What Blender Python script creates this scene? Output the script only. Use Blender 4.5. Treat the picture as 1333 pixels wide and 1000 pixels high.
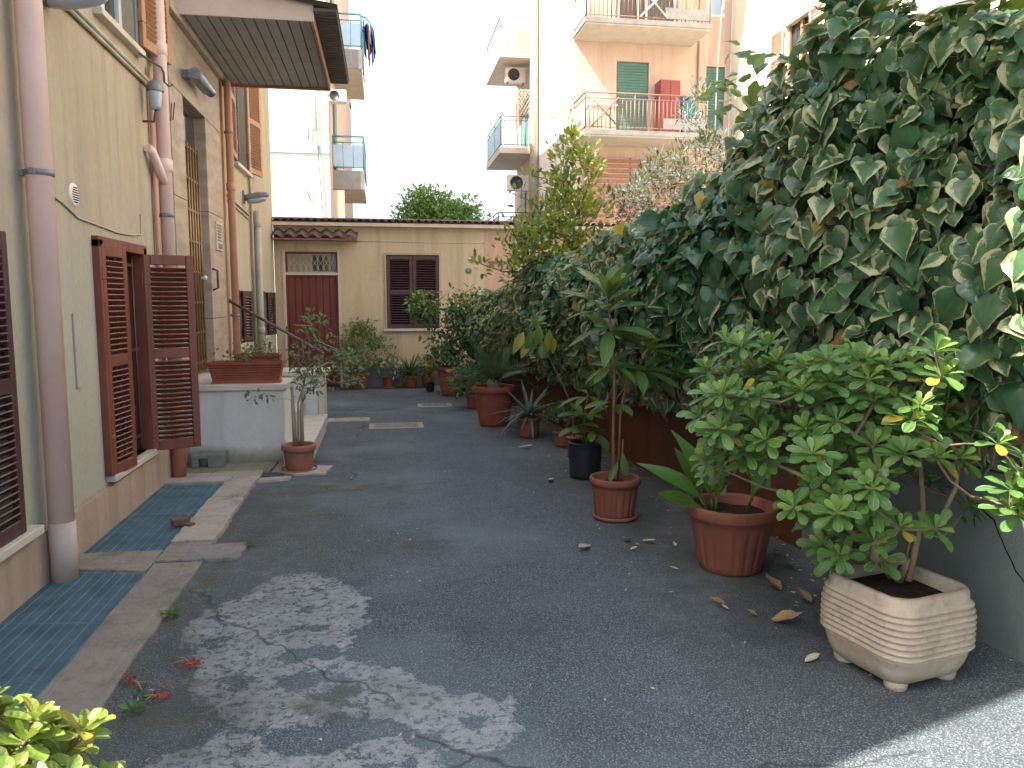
import bpy, math, random
import numpy as np
from mathutils import Vector, Matrix, noise, Euler
R_ = math.radians
rng = random.Random(7)
for o in list(bpy.data.objects):
    bpy.data.objects.remove(o)
S = bpy.context.scene
COL = S.collection

# ------------------------------------------------------------------ camera, sky, sun, exposure
CAM_H, YAW, PITCH, LENS = 1.5, 9.42, 6.277, 27.0
cam_d = bpy.data.cameras.new('camera'); cam = bpy.data.objects.new('camera', cam_d); COL.objects.link(cam)
cam_d.lens = LENS; cam_d.sensor_width = 36; cam_d.clip_start = 0.05; cam_d.clip_end = 2000
cam.location = (0, 0, CAM_H); cam.rotation_euler = Euler((R_(90 - PITCH), 0, R_(-YAW)))
cam_d.dof.use_dof = True; cam_d.dof.focus_distance = 5.0; cam_d.dof.aperture_fstop = 18.0
S.camera = cam
SUN_EL = R_(52); SUN_X, SUN_Y = -0.955, -0.296        # the direction towards the sun (from the left, a little behind)
world = bpy.data.worlds.new('World'); S.world = world; world.use_nodes = True
nt = world.node_tree; nt.nodes.clear()
sky = nt.nodes.new('ShaderNodeTexSky'); sky.sky_type = 'NISHITA'; sky.sun_disc = False
sky.sun_elevation = SUN_EL; sky.sun_rotation = math.atan2(SUN_X, SUN_Y)
sky.air_density = 1.0; sky.dust_density = 3.5; sky.ozone_density = 1.0; sky.altitude = 30
bg = nt.nodes.new('ShaderNodeBackground'); bg.inputs[1].default_value = 0.13
wo = nt.nodes.new('ShaderNodeOutputWorld')
geo = nt.nodes.new('ShaderNodeNewGeometry'); sepz = nt.nodes.new('ShaderNodeSeparateXYZ'); mr = nt.nodes.new('ShaderNodeMapRange')
veil = nt.nodes.new('ShaderNodeMix'); veil.data_type = 'RGBA'        # summer haze: the sky pales towards the horizon all round
nt.links.new(geo.outputs['Incoming'], sepz.inputs[0]); nt.links.new(sepz.outputs[2], mr.inputs[0])
mr.inputs[1].default_value = -.75; mr.inputs[2].default_value = -.05; mr.inputs[3].default_value = .12; mr.inputs[4].default_value = .8
nt.links.new(mr.outputs[0], veil.inputs[0]); nt.links.new(sky.outputs[0], veil.inputs[6]); veil.inputs[7].default_value = (3.9, 4.0, 4.05, 1)
nt.links.new(veil.outputs[2], bg.inputs[0]); nt.links.new(bg.outputs[0], wo.inputs[0])
sun_d = bpy.data.lights.new('sun', 'SUN'); sun_d.energy = 5.0; sun_d.angle = R_(0.53); sun_d.color = (1.0, 0.95, 0.87)
sun = bpy.data.objects.new('sun', sun_d); COL.objects.link(sun)
to_sun = Vector((SUN_X * math.cos(SUN_EL), SUN_Y * math.cos(SUN_EL), math.sin(SUN_EL)))
sun.rotation_euler = to_sun.to_track_quat('Z', 'Y').to_euler()
S.view_settings.view_transform = 'Standard'; S.view_settings.look = 'None'
S.view_settings.gamma = 1.0; S.view_settings.use_curve_mapping = False
S.view_settings.exposure = 1.92
S.cycles.max_bounces = 8

# ------------------------------------------------------------------ materials
def _n(nt, t, **k):
    n = nt.nodes.new(t)
    for a, b in k.items(): setattr(n, a, b)
    return n
def c4(c): return (c[0], c[1], c[2], 1)
class NB:
    """small node builder"""
    def __init__(s, name):
        s.m = bpy.data.materials.new(name); s.m.use_nodes = True; s.t = s.m.node_tree; s.t.nodes.clear()
        s.out = _n(s.t, 'ShaderNodeOutputMaterial'); s.p = _n(s.t, 'ShaderNodeBsdfPrincipled')
        s.t.links.new(s.p.outputs[0], s.out.inputs[0])
        s.pos = _n(s.t, 'ShaderNodeNewGeometry').outputs['Position']
    def L(s, a, b):
        if hasattr(a, 'links') or isinstance(a, bpy.types.NodeSocket): s.t.links.new(a, b)
        else:
            try: b.default_value = a
            except Exception: b.default_value = c4(a)
    def scale(s, v, sc):
        n = _n(s.t, 'ShaderNodeMapping'); s.L(v, n.inputs[0]); n.inputs['Scale'].default_value = sc; return n.outputs[0]
    def noise(s, v, scale, detail=4, rough=.55, dist=0, out=0):
        n = _n(s.t, 'ShaderNodeTexNoise'); s.L(v, n.inputs['Vector']); n.inputs['Scale'].default_value = scale
        n.inputs['Detail'].default_value = detail; n.inputs['Roughness'].default_value = rough; n.inputs['Distortion'].default_value = dist
        return n.outputs[out]
    def voro(s, v, scale, feat='F1', out='Distance'):
        n = _n(s.t, 'ShaderNodeTexVoronoi'); n.feature = feat; s.L(v, n.inputs['Vector']); n.inputs['Scale'].default_value = scale; return n.outputs[out]
    def ramp(s, f, lo, hi, a=0., b=1.):
        n = _n(s.t, 'ShaderNodeMapRange'); n.clamp = True; s.L(f, n.inputs[0]); n.inputs[1].default_value = lo; n.inputs[2].default_value = hi
        n.inputs[3].default_value = a; n.inputs[4].default_value = b; return n.outputs[0]
    def mix(s, f, a, b, mode='MIX'):
        n = _n(s.t, 'ShaderNodeMix'); n.data_type = 'RGBA'; n.blend_type = mode
        s.L(f, n.inputs[0]); s.L(c4(a) if isinstance(a, tuple) else a, n.inputs[6]); s.L(c4(b) if isinstance(b, tuple) else b, n.inputs[7]); return n.outputs[2]
    def math(s, op, a, b=0.):
        n = _n(s.t, 'ShaderNodeMath'); n.operation = op; s.L(a, n.inputs[0]); s.L(b, n.inputs[1]); return n.outputs[0]
    def attr(s, name, out='Fac'):
        n = _n(s.t, 'ShaderNodeAttribute'); n.attribute_name = name; return n.outputs[out]
    def sep(s, v):
        n = _n(s.t, 'ShaderNodeSeparateXYZ'); s.L(v, n.inputs[0]); return n.outputs
    def bump(s, h, strength=.3, dist=.01, prev=None):
        n = _n(s.t, 'ShaderNodeBump'); n.inputs['Strength'].default_value = strength; n.inputs['Distance'].default_value = dist
        s.L(h, n.inputs['Height'])
        if prev is not None: s.L(prev, n.inputs['Normal'])
        s.L(n.outputs[0], s.p.inputs['Normal']); return n.outputs[0]
    def fin(s, col, rough=.6, spec=.5, metal=0.):
        s.L(c4(col) if isinstance(col, tuple) else col, s.p.inputs['Base Color']); s.L(rough, s.p.inputs['Roughness'])
        s.p.inputs['Specular IOR Level'].default_value = spec; s.p.inputs['Metallic'].default_value = metal
        return s.m
def simple(name, c, c2=None, sc=8., rough=.6, spec=.4, bump=.15, bsc=60., metal=0., fine=.12, stretch=None):
    """a painted / worn surface: two tones broken by noise, fine mottling, slight relief"""
    b = NB(name); v = b.pos if stretch is None else b.scale(b.pos, stretch)
    c2 = c2 or tuple(x * .72 for x in c)
    col = b.mix(b.ramp(b.noise(v, sc, 5, .6), .38, .68), c, c2)
    if fine: col = b.mix(fine, col, b.noise(v, bsc * 1.7, 2, .6, out=1), 'OVERLAY')
    if bump: b.bump(b.noise(v, bsc, 4, .6), bump, .01)
    return b.fin(col, b.ramp(b.noise(v, sc * 2.3, 3), .3, .7, rough - .08, rough + .1), spec, metal)

def plaster(name, c, c2, cstain, streak=True, scale=1.0, low=None):
    b = NB(name); P = b.pos
    col = b.mix(b.ramp(b.noise(P, .7, 5, .6), .35, .7), c, c2)
    st = b.noise(b.scale(P, (5, 5, .35)), 1.0, 5, .65)
    col = b.mix(b.ramp(st, .47, .75, 0, .6), col, cstain)
    if low:     # old weathered paint with its own uneven boundary
        z = b.sep(P)[2]
        zz = b.math('ADD', z, b.math('MULTIPLY', b.noise(P, 1.6, 5, .6), .9))
        col = b.mix(b.ramp(zz, low[1], low[2], .85, 0), col, low[0])
        z2 = b.math('ADD', z, b.math('MULTIPLY', b.noise(P, 9, 4, .7), .22))
        col = b.mix(b.ramp(z2, .34, .44, .75, 0), col, (.40, .34, .25))
    col = b.mix(.25, col, b.noise(b.scale(P, (1, 1, .35)), 55, 3, .7, out=1), 'OVERLAY')
    col = b.mix(b.ramp(b.voro(P, 4.0), .0, .045, .35, 0), col, cstain)
    h = b.noise(b.scale(P, (1, 1, .28 if streak else 1)), 95 * scale, 4, .65)
    n1 = b.bump(h, .55, .006)
    b.bump(b.noise(P, 6, 4, .6), .25, .03, n1)
    return b.fin(col, .9, .15)

M = {}
M['ochre'] = plaster('ochre_plaster', (.45, .375, .285), (.38, .315, .235), (.24, .18, .125), low=((.40, .40, .345), 1.7, 3.0))
M['annex'] = plaster('annex_plaster', (.55, .44, .295), (.50, .395, .265), (.27, .21, .12))
M['annex_pink'] = plaster('annex_pink_plaster', (.58, .38, .27), (.52, .34, .24), (.35, .24, .17))
M['grey_band'] = simple('grey_blue_band', (.15, .19, .21), (.11, .13, .14), 5, .8)
M['plinth'] = plaster('plinth_pink', (.47, .36, .28), (.40, .31, .24), (.22, .18, .13))
M['peach'] = plaster('peach_plaster', (.63, .475, .385), (.59, .44, .35), (.45, .28, .19))
M['white_plaster'] = plaster('white_plaster', (.78, .75, .69), (.72, .69, .63), (.52, .5, .46))
M['cream'] = plaster('cream_plaster', (.78, .70, .55), (.73, .65, .5), (.5, .44, .34))
M['landing'] = plaster('landing_render', (.64, .64, .61), (.55, .56, .53), (.33, .33, .25), streak=False)
M['slab'] = simple('balcony_slab', (.60, .52, .42), (.50, .44, .36), 4, .85)
M['slab_edge'] = simple('slab_edge', (.27, .25, .23), (.20, .19, .18), 5, .85)
M['travertine'] = simple('travertine', (.42, .335, .265), (.29, .225, .18), 3.0, .55, .4, .3, 30, fine=.25, stretch=(1, 1, 3.5))
M['marble'] = simple('pale_marble', (.60, .55, .47), (.47, .42, .35), 4, .45, .5, .1, 30, fine=.2)
M['pipe_pink'] = simple('pink_painted_pipe', (.76, .55, .50), (.70, .50, .45), 3, .5, .4, .05, 30, fine=.08)
M['pipe_peach'] = simple('peach_painted_pipe', (.52, .27, .18), (.44, .23, .15), 3, .5, .4, .05, 30, fine=.08)
M['pipe_terra'] = simple('terracotta_pipe', (.42, .17, .10), (.34, .14, .09), 6, .6)
M['pipe_grey'] = simple('stone_grey_pipe', (.40, .36, .28), (.33, .30, .23), 4, .55, .4, .05)
M['pipe_base'] = simple('cast_pipe_base', (.48, .40, .35), (.40, .33, .28), 4, .6)
M['shutter'] = simple('brown_shutter_paint', (.19, .056, .034), (.13, .040, .025), 5, .45, .5, .12, 40, stretch=(1, 1, .3))
M['shutter_dark'] = simple('dark_shutter_paint', (.07, .028, .028), (.05, .02, .022), 5, .42, .5, .1, 40)
M['shutter_tan'] = simple('tan_shutter_paint', (.42, .215, .115), (.34, .17, .09), 4, .5, .4, .1, 40)
M['door_red'] = simple('oxblood_door_paint', (.175, .034, .024), (.12, .026, .02), 4, .5, .4, .15, 40, stretch=(1, 1, .15))
M['brass'] = simple('bronzed_door_metal', (.30, .19, .085), (.20, .13, .06), 6, .4, .5, .08, 50, metal=.5)
M['iron'] = simple('dark_iron', (.045, .042, .045), (.10, .07, .055), 14, .5, .5, .1)
M['iron_grey'] = simple('grey_metal', (.22, .23, .24), (.14, .14, .15), 10, .5, .5, .08, metal=.3)
M['rail_brown'] = simple('violet_brown_rail', (.13, .085, .085), (.08, .05, .05), 14, .45)
M['glass'] = NB('window_glass').fin((.03, .035, .04), .08, .6)
M['room'] = NB('dark_room').fin((.012, .011, .010), .9, .1)
M['frame_white'] = simple('white_window_frame', (.68, .68, .66), None, 5, .5)
M['frame_grey'] = simple('grey_window_frame', (.19, .19, .175), (.14, .14, .13), 5, .5)
M['grate'] = simple('blue_green_steel', (.17, .29, .33), (.12, .20, .235), 7, .5, .5, .1, metal=.35)
M['pit'] = simple('light_well_concrete', (.09, .085, .075), (.05, .05, .045), 4, .9)
M['canopy_slat'] = simple('grey_canopy_panel', (.34, .34, .335), (.28, .28, .275), 4, .6)
M['canopy_beige'] = simple('beige_fascia', (.62, .50, .40), (.55, .44, .35), 4, .6)
M['canopy_roof'] = simple('weathered_corrugated', (.13, .115, .10), (.09, .08, .072), 5, .8)
M['canopy_edge'] = simple('rust_edge', (.33, .17, .10), (.25, .12, .08), 8, .6)
M['cable'] = simple('cream_cable', (.48, .42, .32), None, 5, .6)
M['plastic_white'] = simple('white_plastic', (.75, .74, .70), (.66, .65, .6), 5, .5)
M['plastic_dark'] = simple('dark_plastic', (.04, .042, .045), None, 5, .4)
M['lampglass'] = NB('milky_lamp_glass').fin((.36, .40, .46), .18, .6)
M['terracotta'] = simple('terracotta_pot', (.255, .072, .040), (.20, .056, .033), 9, .6, .35, .1, 70)
M['terra_old'] = simple('weathered_terracotta_pot', (.235, .082, .050), (.16, .064, .043), 7, .7, .3, .18, 70, fine=.2)
M['terra_lt'] = simple('pale_pot_rim', (.30, .125, .080), (.24, .098, .065), 9, .6, .35, .1, 70)
M['black_pot'] = simple('black_plastic_pot', (.012, .016, .026), (.02, .022, .028), 9, .42, .5, .05)
M['soil'] = simple('dark_soil', (.045, .032, .022), (.02, .015, .011), 22, .95, .1, .9, 50, fine=.3)
M['bark'] = simple('grey_brown_bark', (.21, .155, .105), (.13, .095, .065), 25, .8, .2, .5, 60, stretch=(1, 1, .4))
M['bark_pale'] = simple('pale_bark', (.34, .285, .22), (.25, .20, .15), 20, .8, .2, .4, 60, stretch=(1, 1, .4))
M['bark_red'] = simple('reddish_stem', (.24, .125, .065), (.17, .09, .05), 20, .7, .2, .3, 60)
M['stem_green'] = simple('green_stem', (.10, .15, .045), (.08, .11, .04), 20, .6, .3, .1)
M['brick'] = simple('brick_red', (.19, .105, .075), (.13, .075, .06), 14, .85, .2, .5)
M['roof_tile'] = simple('roof_tile', (.26, .115, .075), (.17, .085, .062), 6, .8, .2, .3, 40, fine=.3)
M['awning_tile'] = simple('faded_awning_tile', (.155, .085, .078), (.11, .065, .062), 6, .7, .3, .25, 40)
M['peach_pale'] = simple('pale_peach_paint', (.60, .44, .33), (.52, .38, .29), 5, .8)
M['roller'] = simple('green_roller_shutter', (.10, .22, .18), (.085, .19, .16), 3, .55, .4, .05)
M['teal_rail'] = simple('teal_railing', (.08, .30, .34), (.07, .25, .29), 5, .5)
M['rail_rust'] = simple('brown_railing', (.26, .14, .10), (.2, .11, .08), 5, .6)
M['panel_blue'] = simple('pale_blue_panel', (.42, .55, .66), (.36, .48, .6), 4, .4)
M['cupboard'] = simple('red_brown_cupboard', (.30, .075, .07), (.26, .06, .06), 4, .5)
M['lattice'] = simple('red_brown_lattice', (.36, .17, .115), (.29, .135, .09), 6, .7)
M['blue_box'] = simple('blue_plastic', (.05, .08, .30), None, 5, .5)
M['teal_box'] = simple('teal_plastic', (.05, .30, .36), None, 5, .5)
M['cloth_blue'] = simple('blue_cloth', (.03, .10, .42), (.02, .05, .2), 5, .9)
M['cloth_red'] = simple('coral_cloth', (.55, .19, .13), None, 5, .9)
M['cloth_dark'] = simple('navy_cloth', (.02, .03, .09), None, 5, .9)
M['cloth_pale'] = simple('pale_cloth', (.55, .6, .7), None, 5, .9)
M['petal_red'] = simple('red_petals', (.50, .022, .016), (.33, .015, .02), 60, .6, .3, 0)
M['petal_white'] = simple('white_petals', (.72, .70, .66), None, 60, .6, .3, 0)
M['dead_stem'] = simple('dry_stem', (.38, .28, .12), (.25, .16, .08), 30, .8)
M['crack'] = NB('wall_crack').fin((.012, .012, .012), .95, .05)
M['paver_white'] = simple('pale_paver', (.42, .38, .34), (.31, .28, .25), 6, .7, .3, .3, 50, fine=.25)
M['paver_pink'] = simple('rosy_paver', (.34, .255, .20), (.25, .19, .15), 6, .7, .3, .3, 50, fine=.25)
M['paver_dark'] = simple('dark_paver', (.07, .075, .085), (.05, .05, .055), 6, .8, .3, .3, 50, fine=.25)
M['paver_moss'] = simple('mossy_paver', (.26, .24, .20), (.16, .155, .09), 4, .9, .2, .4, 50, fine=.3)

def landing_mat():
    b = NB('landing_render'); P = b.pos; z = b.sep(P)[2]
    col = b.mix(b.ramp(b.noise(P, 2.2, 5, .6), .35, .7), (.66, .66, .63), (.56, .57, .54))
    col = b.mix(b.ramp(b.noise(b.scale(P, (5, 5, .5)), 1, 5, .65), .52, .8, 0, .4), col, (.36, .36, .33))
    e = b.math('ADD', z, b.math('MULTIPLY', b.noise(P, 3.5, 6, .7), .34))
    col = b.mix(b.ramp(e, .20, .34, .8, 0), col, b.mix(b.noise(P, 25, 4, .7), (.13, .135, .06), (.30, .28, .20)))
    col = b.mix(.2, col, b.noise(P, 60, 3, .7, out=1), 'OVERLAY')
    n1 = b.bump(b.noise(P, 110, 4, .65), .35, .005); b.bump(b.noise(P, 5, 4, .6), .3, .03, n1)
    return b.fin(col, .88, .15)
M['landing'] = landing_mat()
def concrete_mat(name, c, c2, pit=1.0):
    b = NB(name); P = b.pos
    col = b.mix(b.ramp(b.noise(P, 5, 6, .65), .35, .68), c, c2)
    col = b.mix(b.ramp(b.noise(P, 28, 5, .7), .52, .72, 0, .6), col, tuple(x * .45 for x in c))
    col = b.mix(b.ramp(b.noise(P, 3.3, 4, .6), .56, .74, 0, .5), col, (.085, .09, .05))
    col = b.mix(.3, col, b.noise(P, 190, 2, .7, out=1), 'OVERLAY')
    n1 = b.bump(b.noise(P, 130, 4, .7), .6 * pit, .006); b.bump(b.noise(P, 16, 5, .65), .5 * pit, .02, n1)
    return b.fin(col, .92, .15)
M['kerb_conc'] = concrete_mat('kerb_concrete', (.30, .265, .215), (.215, .195, .16))
M['kerb_pale'] = concrete_mat('kerb_pale_stone', (.42, .37, .31), (.34, .295, .24), .6)
M['kerb_grey'] = concrete_mat('kerb_grey_stone', (.27, .25, .235), (.20, .185, .175), .6)
M['block_conc'] = concrete_mat('block_concrete', (.27, .27, .255), (.18, .19, .15))
M['planter_conc'] = concrete_mat('planter_concrete', (.46, .39, .30), (.37, .305, .23), .8)
def wallpaint(name, c, c2, c3):
    b = NB(name); P = b.pos
    col = b.mix(b.ramp(b.noise(P, 1.4, 5, .65), .35, .65), c, c2)
    col = b.mix(b.ramp(b.noise(b.scale(P, (4, 4, .6)), 1.2, 5, .7), .5, .75, 0, .7), col, c3)
    col = b.mix(.25, col, b.noise(P, 80, 3, .7, out=1), 'OVERLAY')
    n1 = b.bump(b.noise(P, 120, 4, .65), .5, .006); b.bump(b.noise(P, 9, 4, .6), .3, .03, n1)
    return b.fin(col, .9, .15)
M['wall_rust'] = wallpaint('rust_brown_wall', (.135, .056, .030), (.10, .045, .026), (.055, .038, .024))
M['wall_teal'] = wallpaint('grey_teal_wall', (.17, .20, .19), (.135, .165, .16), (.08, .085, .07))

def asphalt_mat():
    b = NB('old_asphalt'); P = b.pos
    w = b.attr('worn'); wet = b.attr('damp'); moss = b.attr('moss')
    # aggregate: stones of different greys set in a dark binder
    cell = b.voro(P, 150, 'F1', 'Color'); cs = b.sep(cell)[0]
    d = b.voro(P, 150)
    base = b.mix(b.ramp(b.noise(P, 1.1, 6, .6), .3, .7), (.105, .138, .150), (.155, .190, .200))
    stone = b.mix(b.ramp(cs, .5, .95), base, (.31, .35, .36))
    col = b.mix(b.ramp(d, .25, .6), stone, (.066, .077, .084))
    fine = b.noise(P, 420, 2, .7)
    col = b.mix(b.ramp(fine, .62, .74, 0, .6), col, (.30, .30, .31))
    col = b.mix(b.ramp(fine, .30, .40, .65, 0), col, (.02, .021, .023))
    # paler trodden areas and dark stains
    col = b.mix(b.ramp(b.noise(P, .6, 6, .6), .46, .66, 0, .6), col, (.19, .225, .232))
    col = b.mix(b.ramp(b.noise(P, 1.7, 7, .68), .54, .72, 0, .6), col, (.050, .058, .064))
    # worn cement skin: ragged edge, pits where it has broken through
    wn = b.math('ADD', w, b.math('MULTIPLY', b.math('SUBTRACT', b.noise(b.scale(P, (1, 1.1, 1)), 9, 9, .74, .5), .5), .26))
    wm = b.ramp(wn, -.002, .008)
    pit = b.ramp(b.noise(b.scale(P, (1, 1.1, 1)), 26, 9, .76, .6), .53, .56, 1, .1)
    pit2 = b.ramp(b.noise(b.scale(P, (1, 1.1, 1)), 6, 8, .72, .5), .575, .59, 1, 0)
    wm = b.math('MULTIPLY', b.math('MULTIPLY', wm, pit), pit2)
    skin = b.mix(b.ramp(b.noise(P, 9, 6, .7), .3, .7), (.39, .40, .39), (.28, .295, .29))
    skin = b.mix(b.ramp(b.noise(P, 240, 3, .8), .36, .5, .8, 0), skin, (.12, .124, .128))
    skin = b.mix(b.ramp(b.noise(P, 300, 2, .8), .6, .7, 0, .5), skin, (.36, .365, .37))
    col = b.mix(wm, col, skin)
    # damp dark seams, moss and dirt
    dm = b.math('MULTIPLY', b.ramp(b.noise(P, 4, 5, .65), .35, .62), wet)
    col = b.mix(b.math('MULTIPLY', dm, .75), col, (.032, .042, .050))
    mm = b.math('MULTIPLY', b.ramp(b.noise(P, 7, 6, .7), .38, .60), moss)
    col = b.mix(b.math('MULTIPLY', mm, .85), col, b.mix(b.noise(P, 60, 3, .7), (.052, .044, .028), (.105, .105, .06)))
    # cracks
    ck = b.voro(b.mix(.35, P, b.noise(P, 1.5, 4, .6, out=1)), .42, 'DISTANCE_TO_EDGE')
    col = b.mix(b.ramp(b.math('ADD', ck, b.ramp(b.noise(P, .9, 3), .5, .6, .0, .02)), .0, .0035, .75, 0), col, (.03, .031, .033))
    h = b.math('ADD', b.math('MULTIPLY', d, -.5), b.math('MULTIPLY', wm, .6))
    n1 = b.bump(h, .55, .006); n2 = b.bump(b.noise(P, 70, 5, .7), .5, .012, n1)
    b.bump(b.noise(P, 3, 5, .6), .4, .05, n2)
    return b.fin(col, b.ramp(wet, 0, 1, .86, .6), .3)
M['asphalt'] = asphalt_mat()

def leaf_mat(name, c, c2, margin=None, mw=.62, gloss=.38, trans=.25, yellow=.0, yc=(.36, .27, .035), vein=None, spec=.36):
    """leaf: uv.x runs from midrib 0 to edge 1; every leaf has its own tone"""
    b = NB(name); t = b.t
    uv = b.sep(b.attr('UVMap', 'Vector'))
    oi = _n(t, 'ShaderNodeObjectInfo').outputs['Random']
    r = b.math('FRACT', b.math('ADD', b.attr('rnd'), oi))
    r2 = b.math('FRACT', b.math('MULTIPLY', r, 17.31)); r3 = b.math('FRACT', b.math('MULTIPLY', r, 91.7))
    tc = b.attr('UVMap', 'Vector')
    cc = _n(t, 'ShaderNodeCombineXYZ'); b.L(uv[0], cc.inputs[0]); b.L(uv[1], cc.inputs[1]); b.L(b.math('MULTIPLY', r, 40.), cc.inputs[2])
    lv = cc.outputs[0]
    col = b.mix(r2, c, c2)
    mot = b.noise(lv, 3.0, 3, .6)
    col = b.mix(b.ramp(mot, .35, .7, 0, .5), col, tuple(x * 1.5 for x in c2))
    if margin:
        e = b.math('ADD', uv[0], b.math('MULTIPLY', b.math('SUBTRACT', b.noise(lv, 6.5, 5, .75), .5), 1.5))
        e = b.math('ADD', e, b.math('MULTIPLY', b.math('SUBTRACT', r3, .55), .75))
        col = b.mix(b.ramp(e, mw - .16, mw - .05, 0, .45), col, (.085, .15, .075))
        col = b.mix(b.ramp(e, mw, mw + .07), col, margin)
    if vein: col = b.mix(b.ramp(uv[0], .03, .10, .8, 0), col, vein)
    if yellow:
        col = b.mix(b.ramp(r3, 1 - yellow, 1 - yellow * .8, 0, .9), col, yc)
    b.L(col, b.p.inputs['Base Color']); b.p.inputs['Roughness'].default_value = gloss; b.p.inputs['Specular IOR Level'].default_value = spec
    vn = b.math('MULTIPLY', b.math('SINE', b.math('MULTIPLY', b.math('SUBTRACT', b.math('MULTIPLY', uv[1], 26.), b.math('MULTIPLY', uv[0], 7.)), 1.0)), .5)
    b.bump(vn, .12, .004)
    tr = _n(t, 'ShaderNodeBsdfTranslucent'); b.L(b.mix(.6, col, (.32, .42, .05), 'MIX'), tr.inputs[0])
    mx = _n(t, 'ShaderNodeMixShader'); mx.inputs[0].default_value = trans
    b.L(b.p.outputs[0], mx.inputs[1]); b.L(tr.outputs[0], mx.inputs[2]); t.links.new(mx.outputs[0], b.out.inputs[0])
    return b.m
M['ivy_var'] = leaf_mat('variegated_ivy_leaf', (.028, .082, .038), (.062, .130, .052), margin=(.37, .38, .20), mw=.775, gloss=.30, trans=.24, yellow=.012, vein=(.07, .12, .06))
M['ivy_green'] = leaf_mat('dark_ivy_leaf', (.016, .060, .030), (.034, .095, .040), gloss=.24, trans=.15, vein=(.05, .10, .05))
M['ivy_light'] = leaf_mat('young_ivy_leaf', (.06, .13, .02), (.10, .18, .03), gloss=.32, trans=.35, vein=(.13, .2, .05))
M['ivy_dead'] = leaf_mat('withered_ivy_leaf', (.11, .066, .032), (.16, .10, .045), gloss=.7, trans=.1, vein=(.2, .14, .07), spec=.2)
M['pitto'] = leaf_mat('pittosporum_leaf', (.042, .112, .028), (.09, .185, .042), margin=(.22, .30, .11), mw=1.05, gloss=.38, trans=.22, yellow=.04, vein=(.19, .26, .10))
M['pitto_new'] = leaf_mat('fresh_pittosporum_leaf', (.12, .22, .042), (.18, .29, .06), margin=(.28, .35, .14), mw=1.2, gloss=.33, trans=.3, vein=(.26, .33, .13))
M['loquat'] = leaf_mat('long_ribbed_leaf', (.045, .108, .026), (.085, .165, .036), gloss=.38, trans=.28, vein=(.14, .20, .07))
M['lemon'] = leaf_mat('citrus_leaf', (.024, .068, .020), (.055, .12, .032), gloss=.35, trans=.22, yellow=.05, yc=(.28, .32, .03))
M['cycad'] = leaf_mat('cycad_leaflet', (.020, .062, .028), (.042, .10, .040), gloss=.36, trans=.12)
M['agave'] = leaf_mat('grey_green_strap_leaf', (.075, .115, .10), (.11, .155, .135), gloss=.45, trans=.1)
M['spath'] = leaf_mat('broad_lily_leaf', (.035, .105, .020), (.065, .16, .030), gloss=.3, trans=.3, vein=(.10, .2, .05))
M['bamboo'] = leaf_mat('fine_light_leaf', (.055, .115, .028), (.10, .17, .045), gloss=.45, trans=.3)
M['box'] = leaf_mat('small_dark_leaf', (.022, .058, .022), (.05, .09, .035), gloss=.4, trans=.15)
M['nandina'] = leaf_mat('small_grey_green_leaf', (.055, .105, .045), (.095, .145, .065), gloss=.45, trans=.25, yellow=.04)
M['laurel'] = leaf_mat('yellow_green_leaf', (.13, .18, .025), (.25, .27, .04), gloss=.4, trans=.4)
M['olive'] = leaf_mat('grey_olive_leaf', (.05, .065, .045), (.085, .10, .075), gloss=.5, trans=.15)
M['treeleaf'] = leaf_mat('tree_leaf', (.085, .19, .045), (.15, .28, .07), gloss=.5, trans=.3)
M['jade'] = leaf_mat('fleshy_jade_leaf', (.10, .17, .028), (.19, .235, .045), margin=(.24, .24, .06), mw=1.0, gloss=.3, trans=.25, yellow=.08, yc=(.40, .28, .06))
M['yellowleaf'] = leaf_mat('yellowing_leaf', (.16, .19, .03), (.30, .27, .05), gloss=.4, trans=.35, vein=(.3, .3, .1))
M['litter'] = leaf_mat('dry_brown_leaf', (.24, .155, .085), (.33, .22, .12), gloss=.7, trans=.05, vein=(.15, .09, .05), spec=.2)
M['litter_pale'] = leaf_mat('dry_pale_leaf', (.40, .37, .26), (.46, .42, .30), gloss=.7, trans=.05, vein=(.5, .47, .36), spec=.2)

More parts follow.
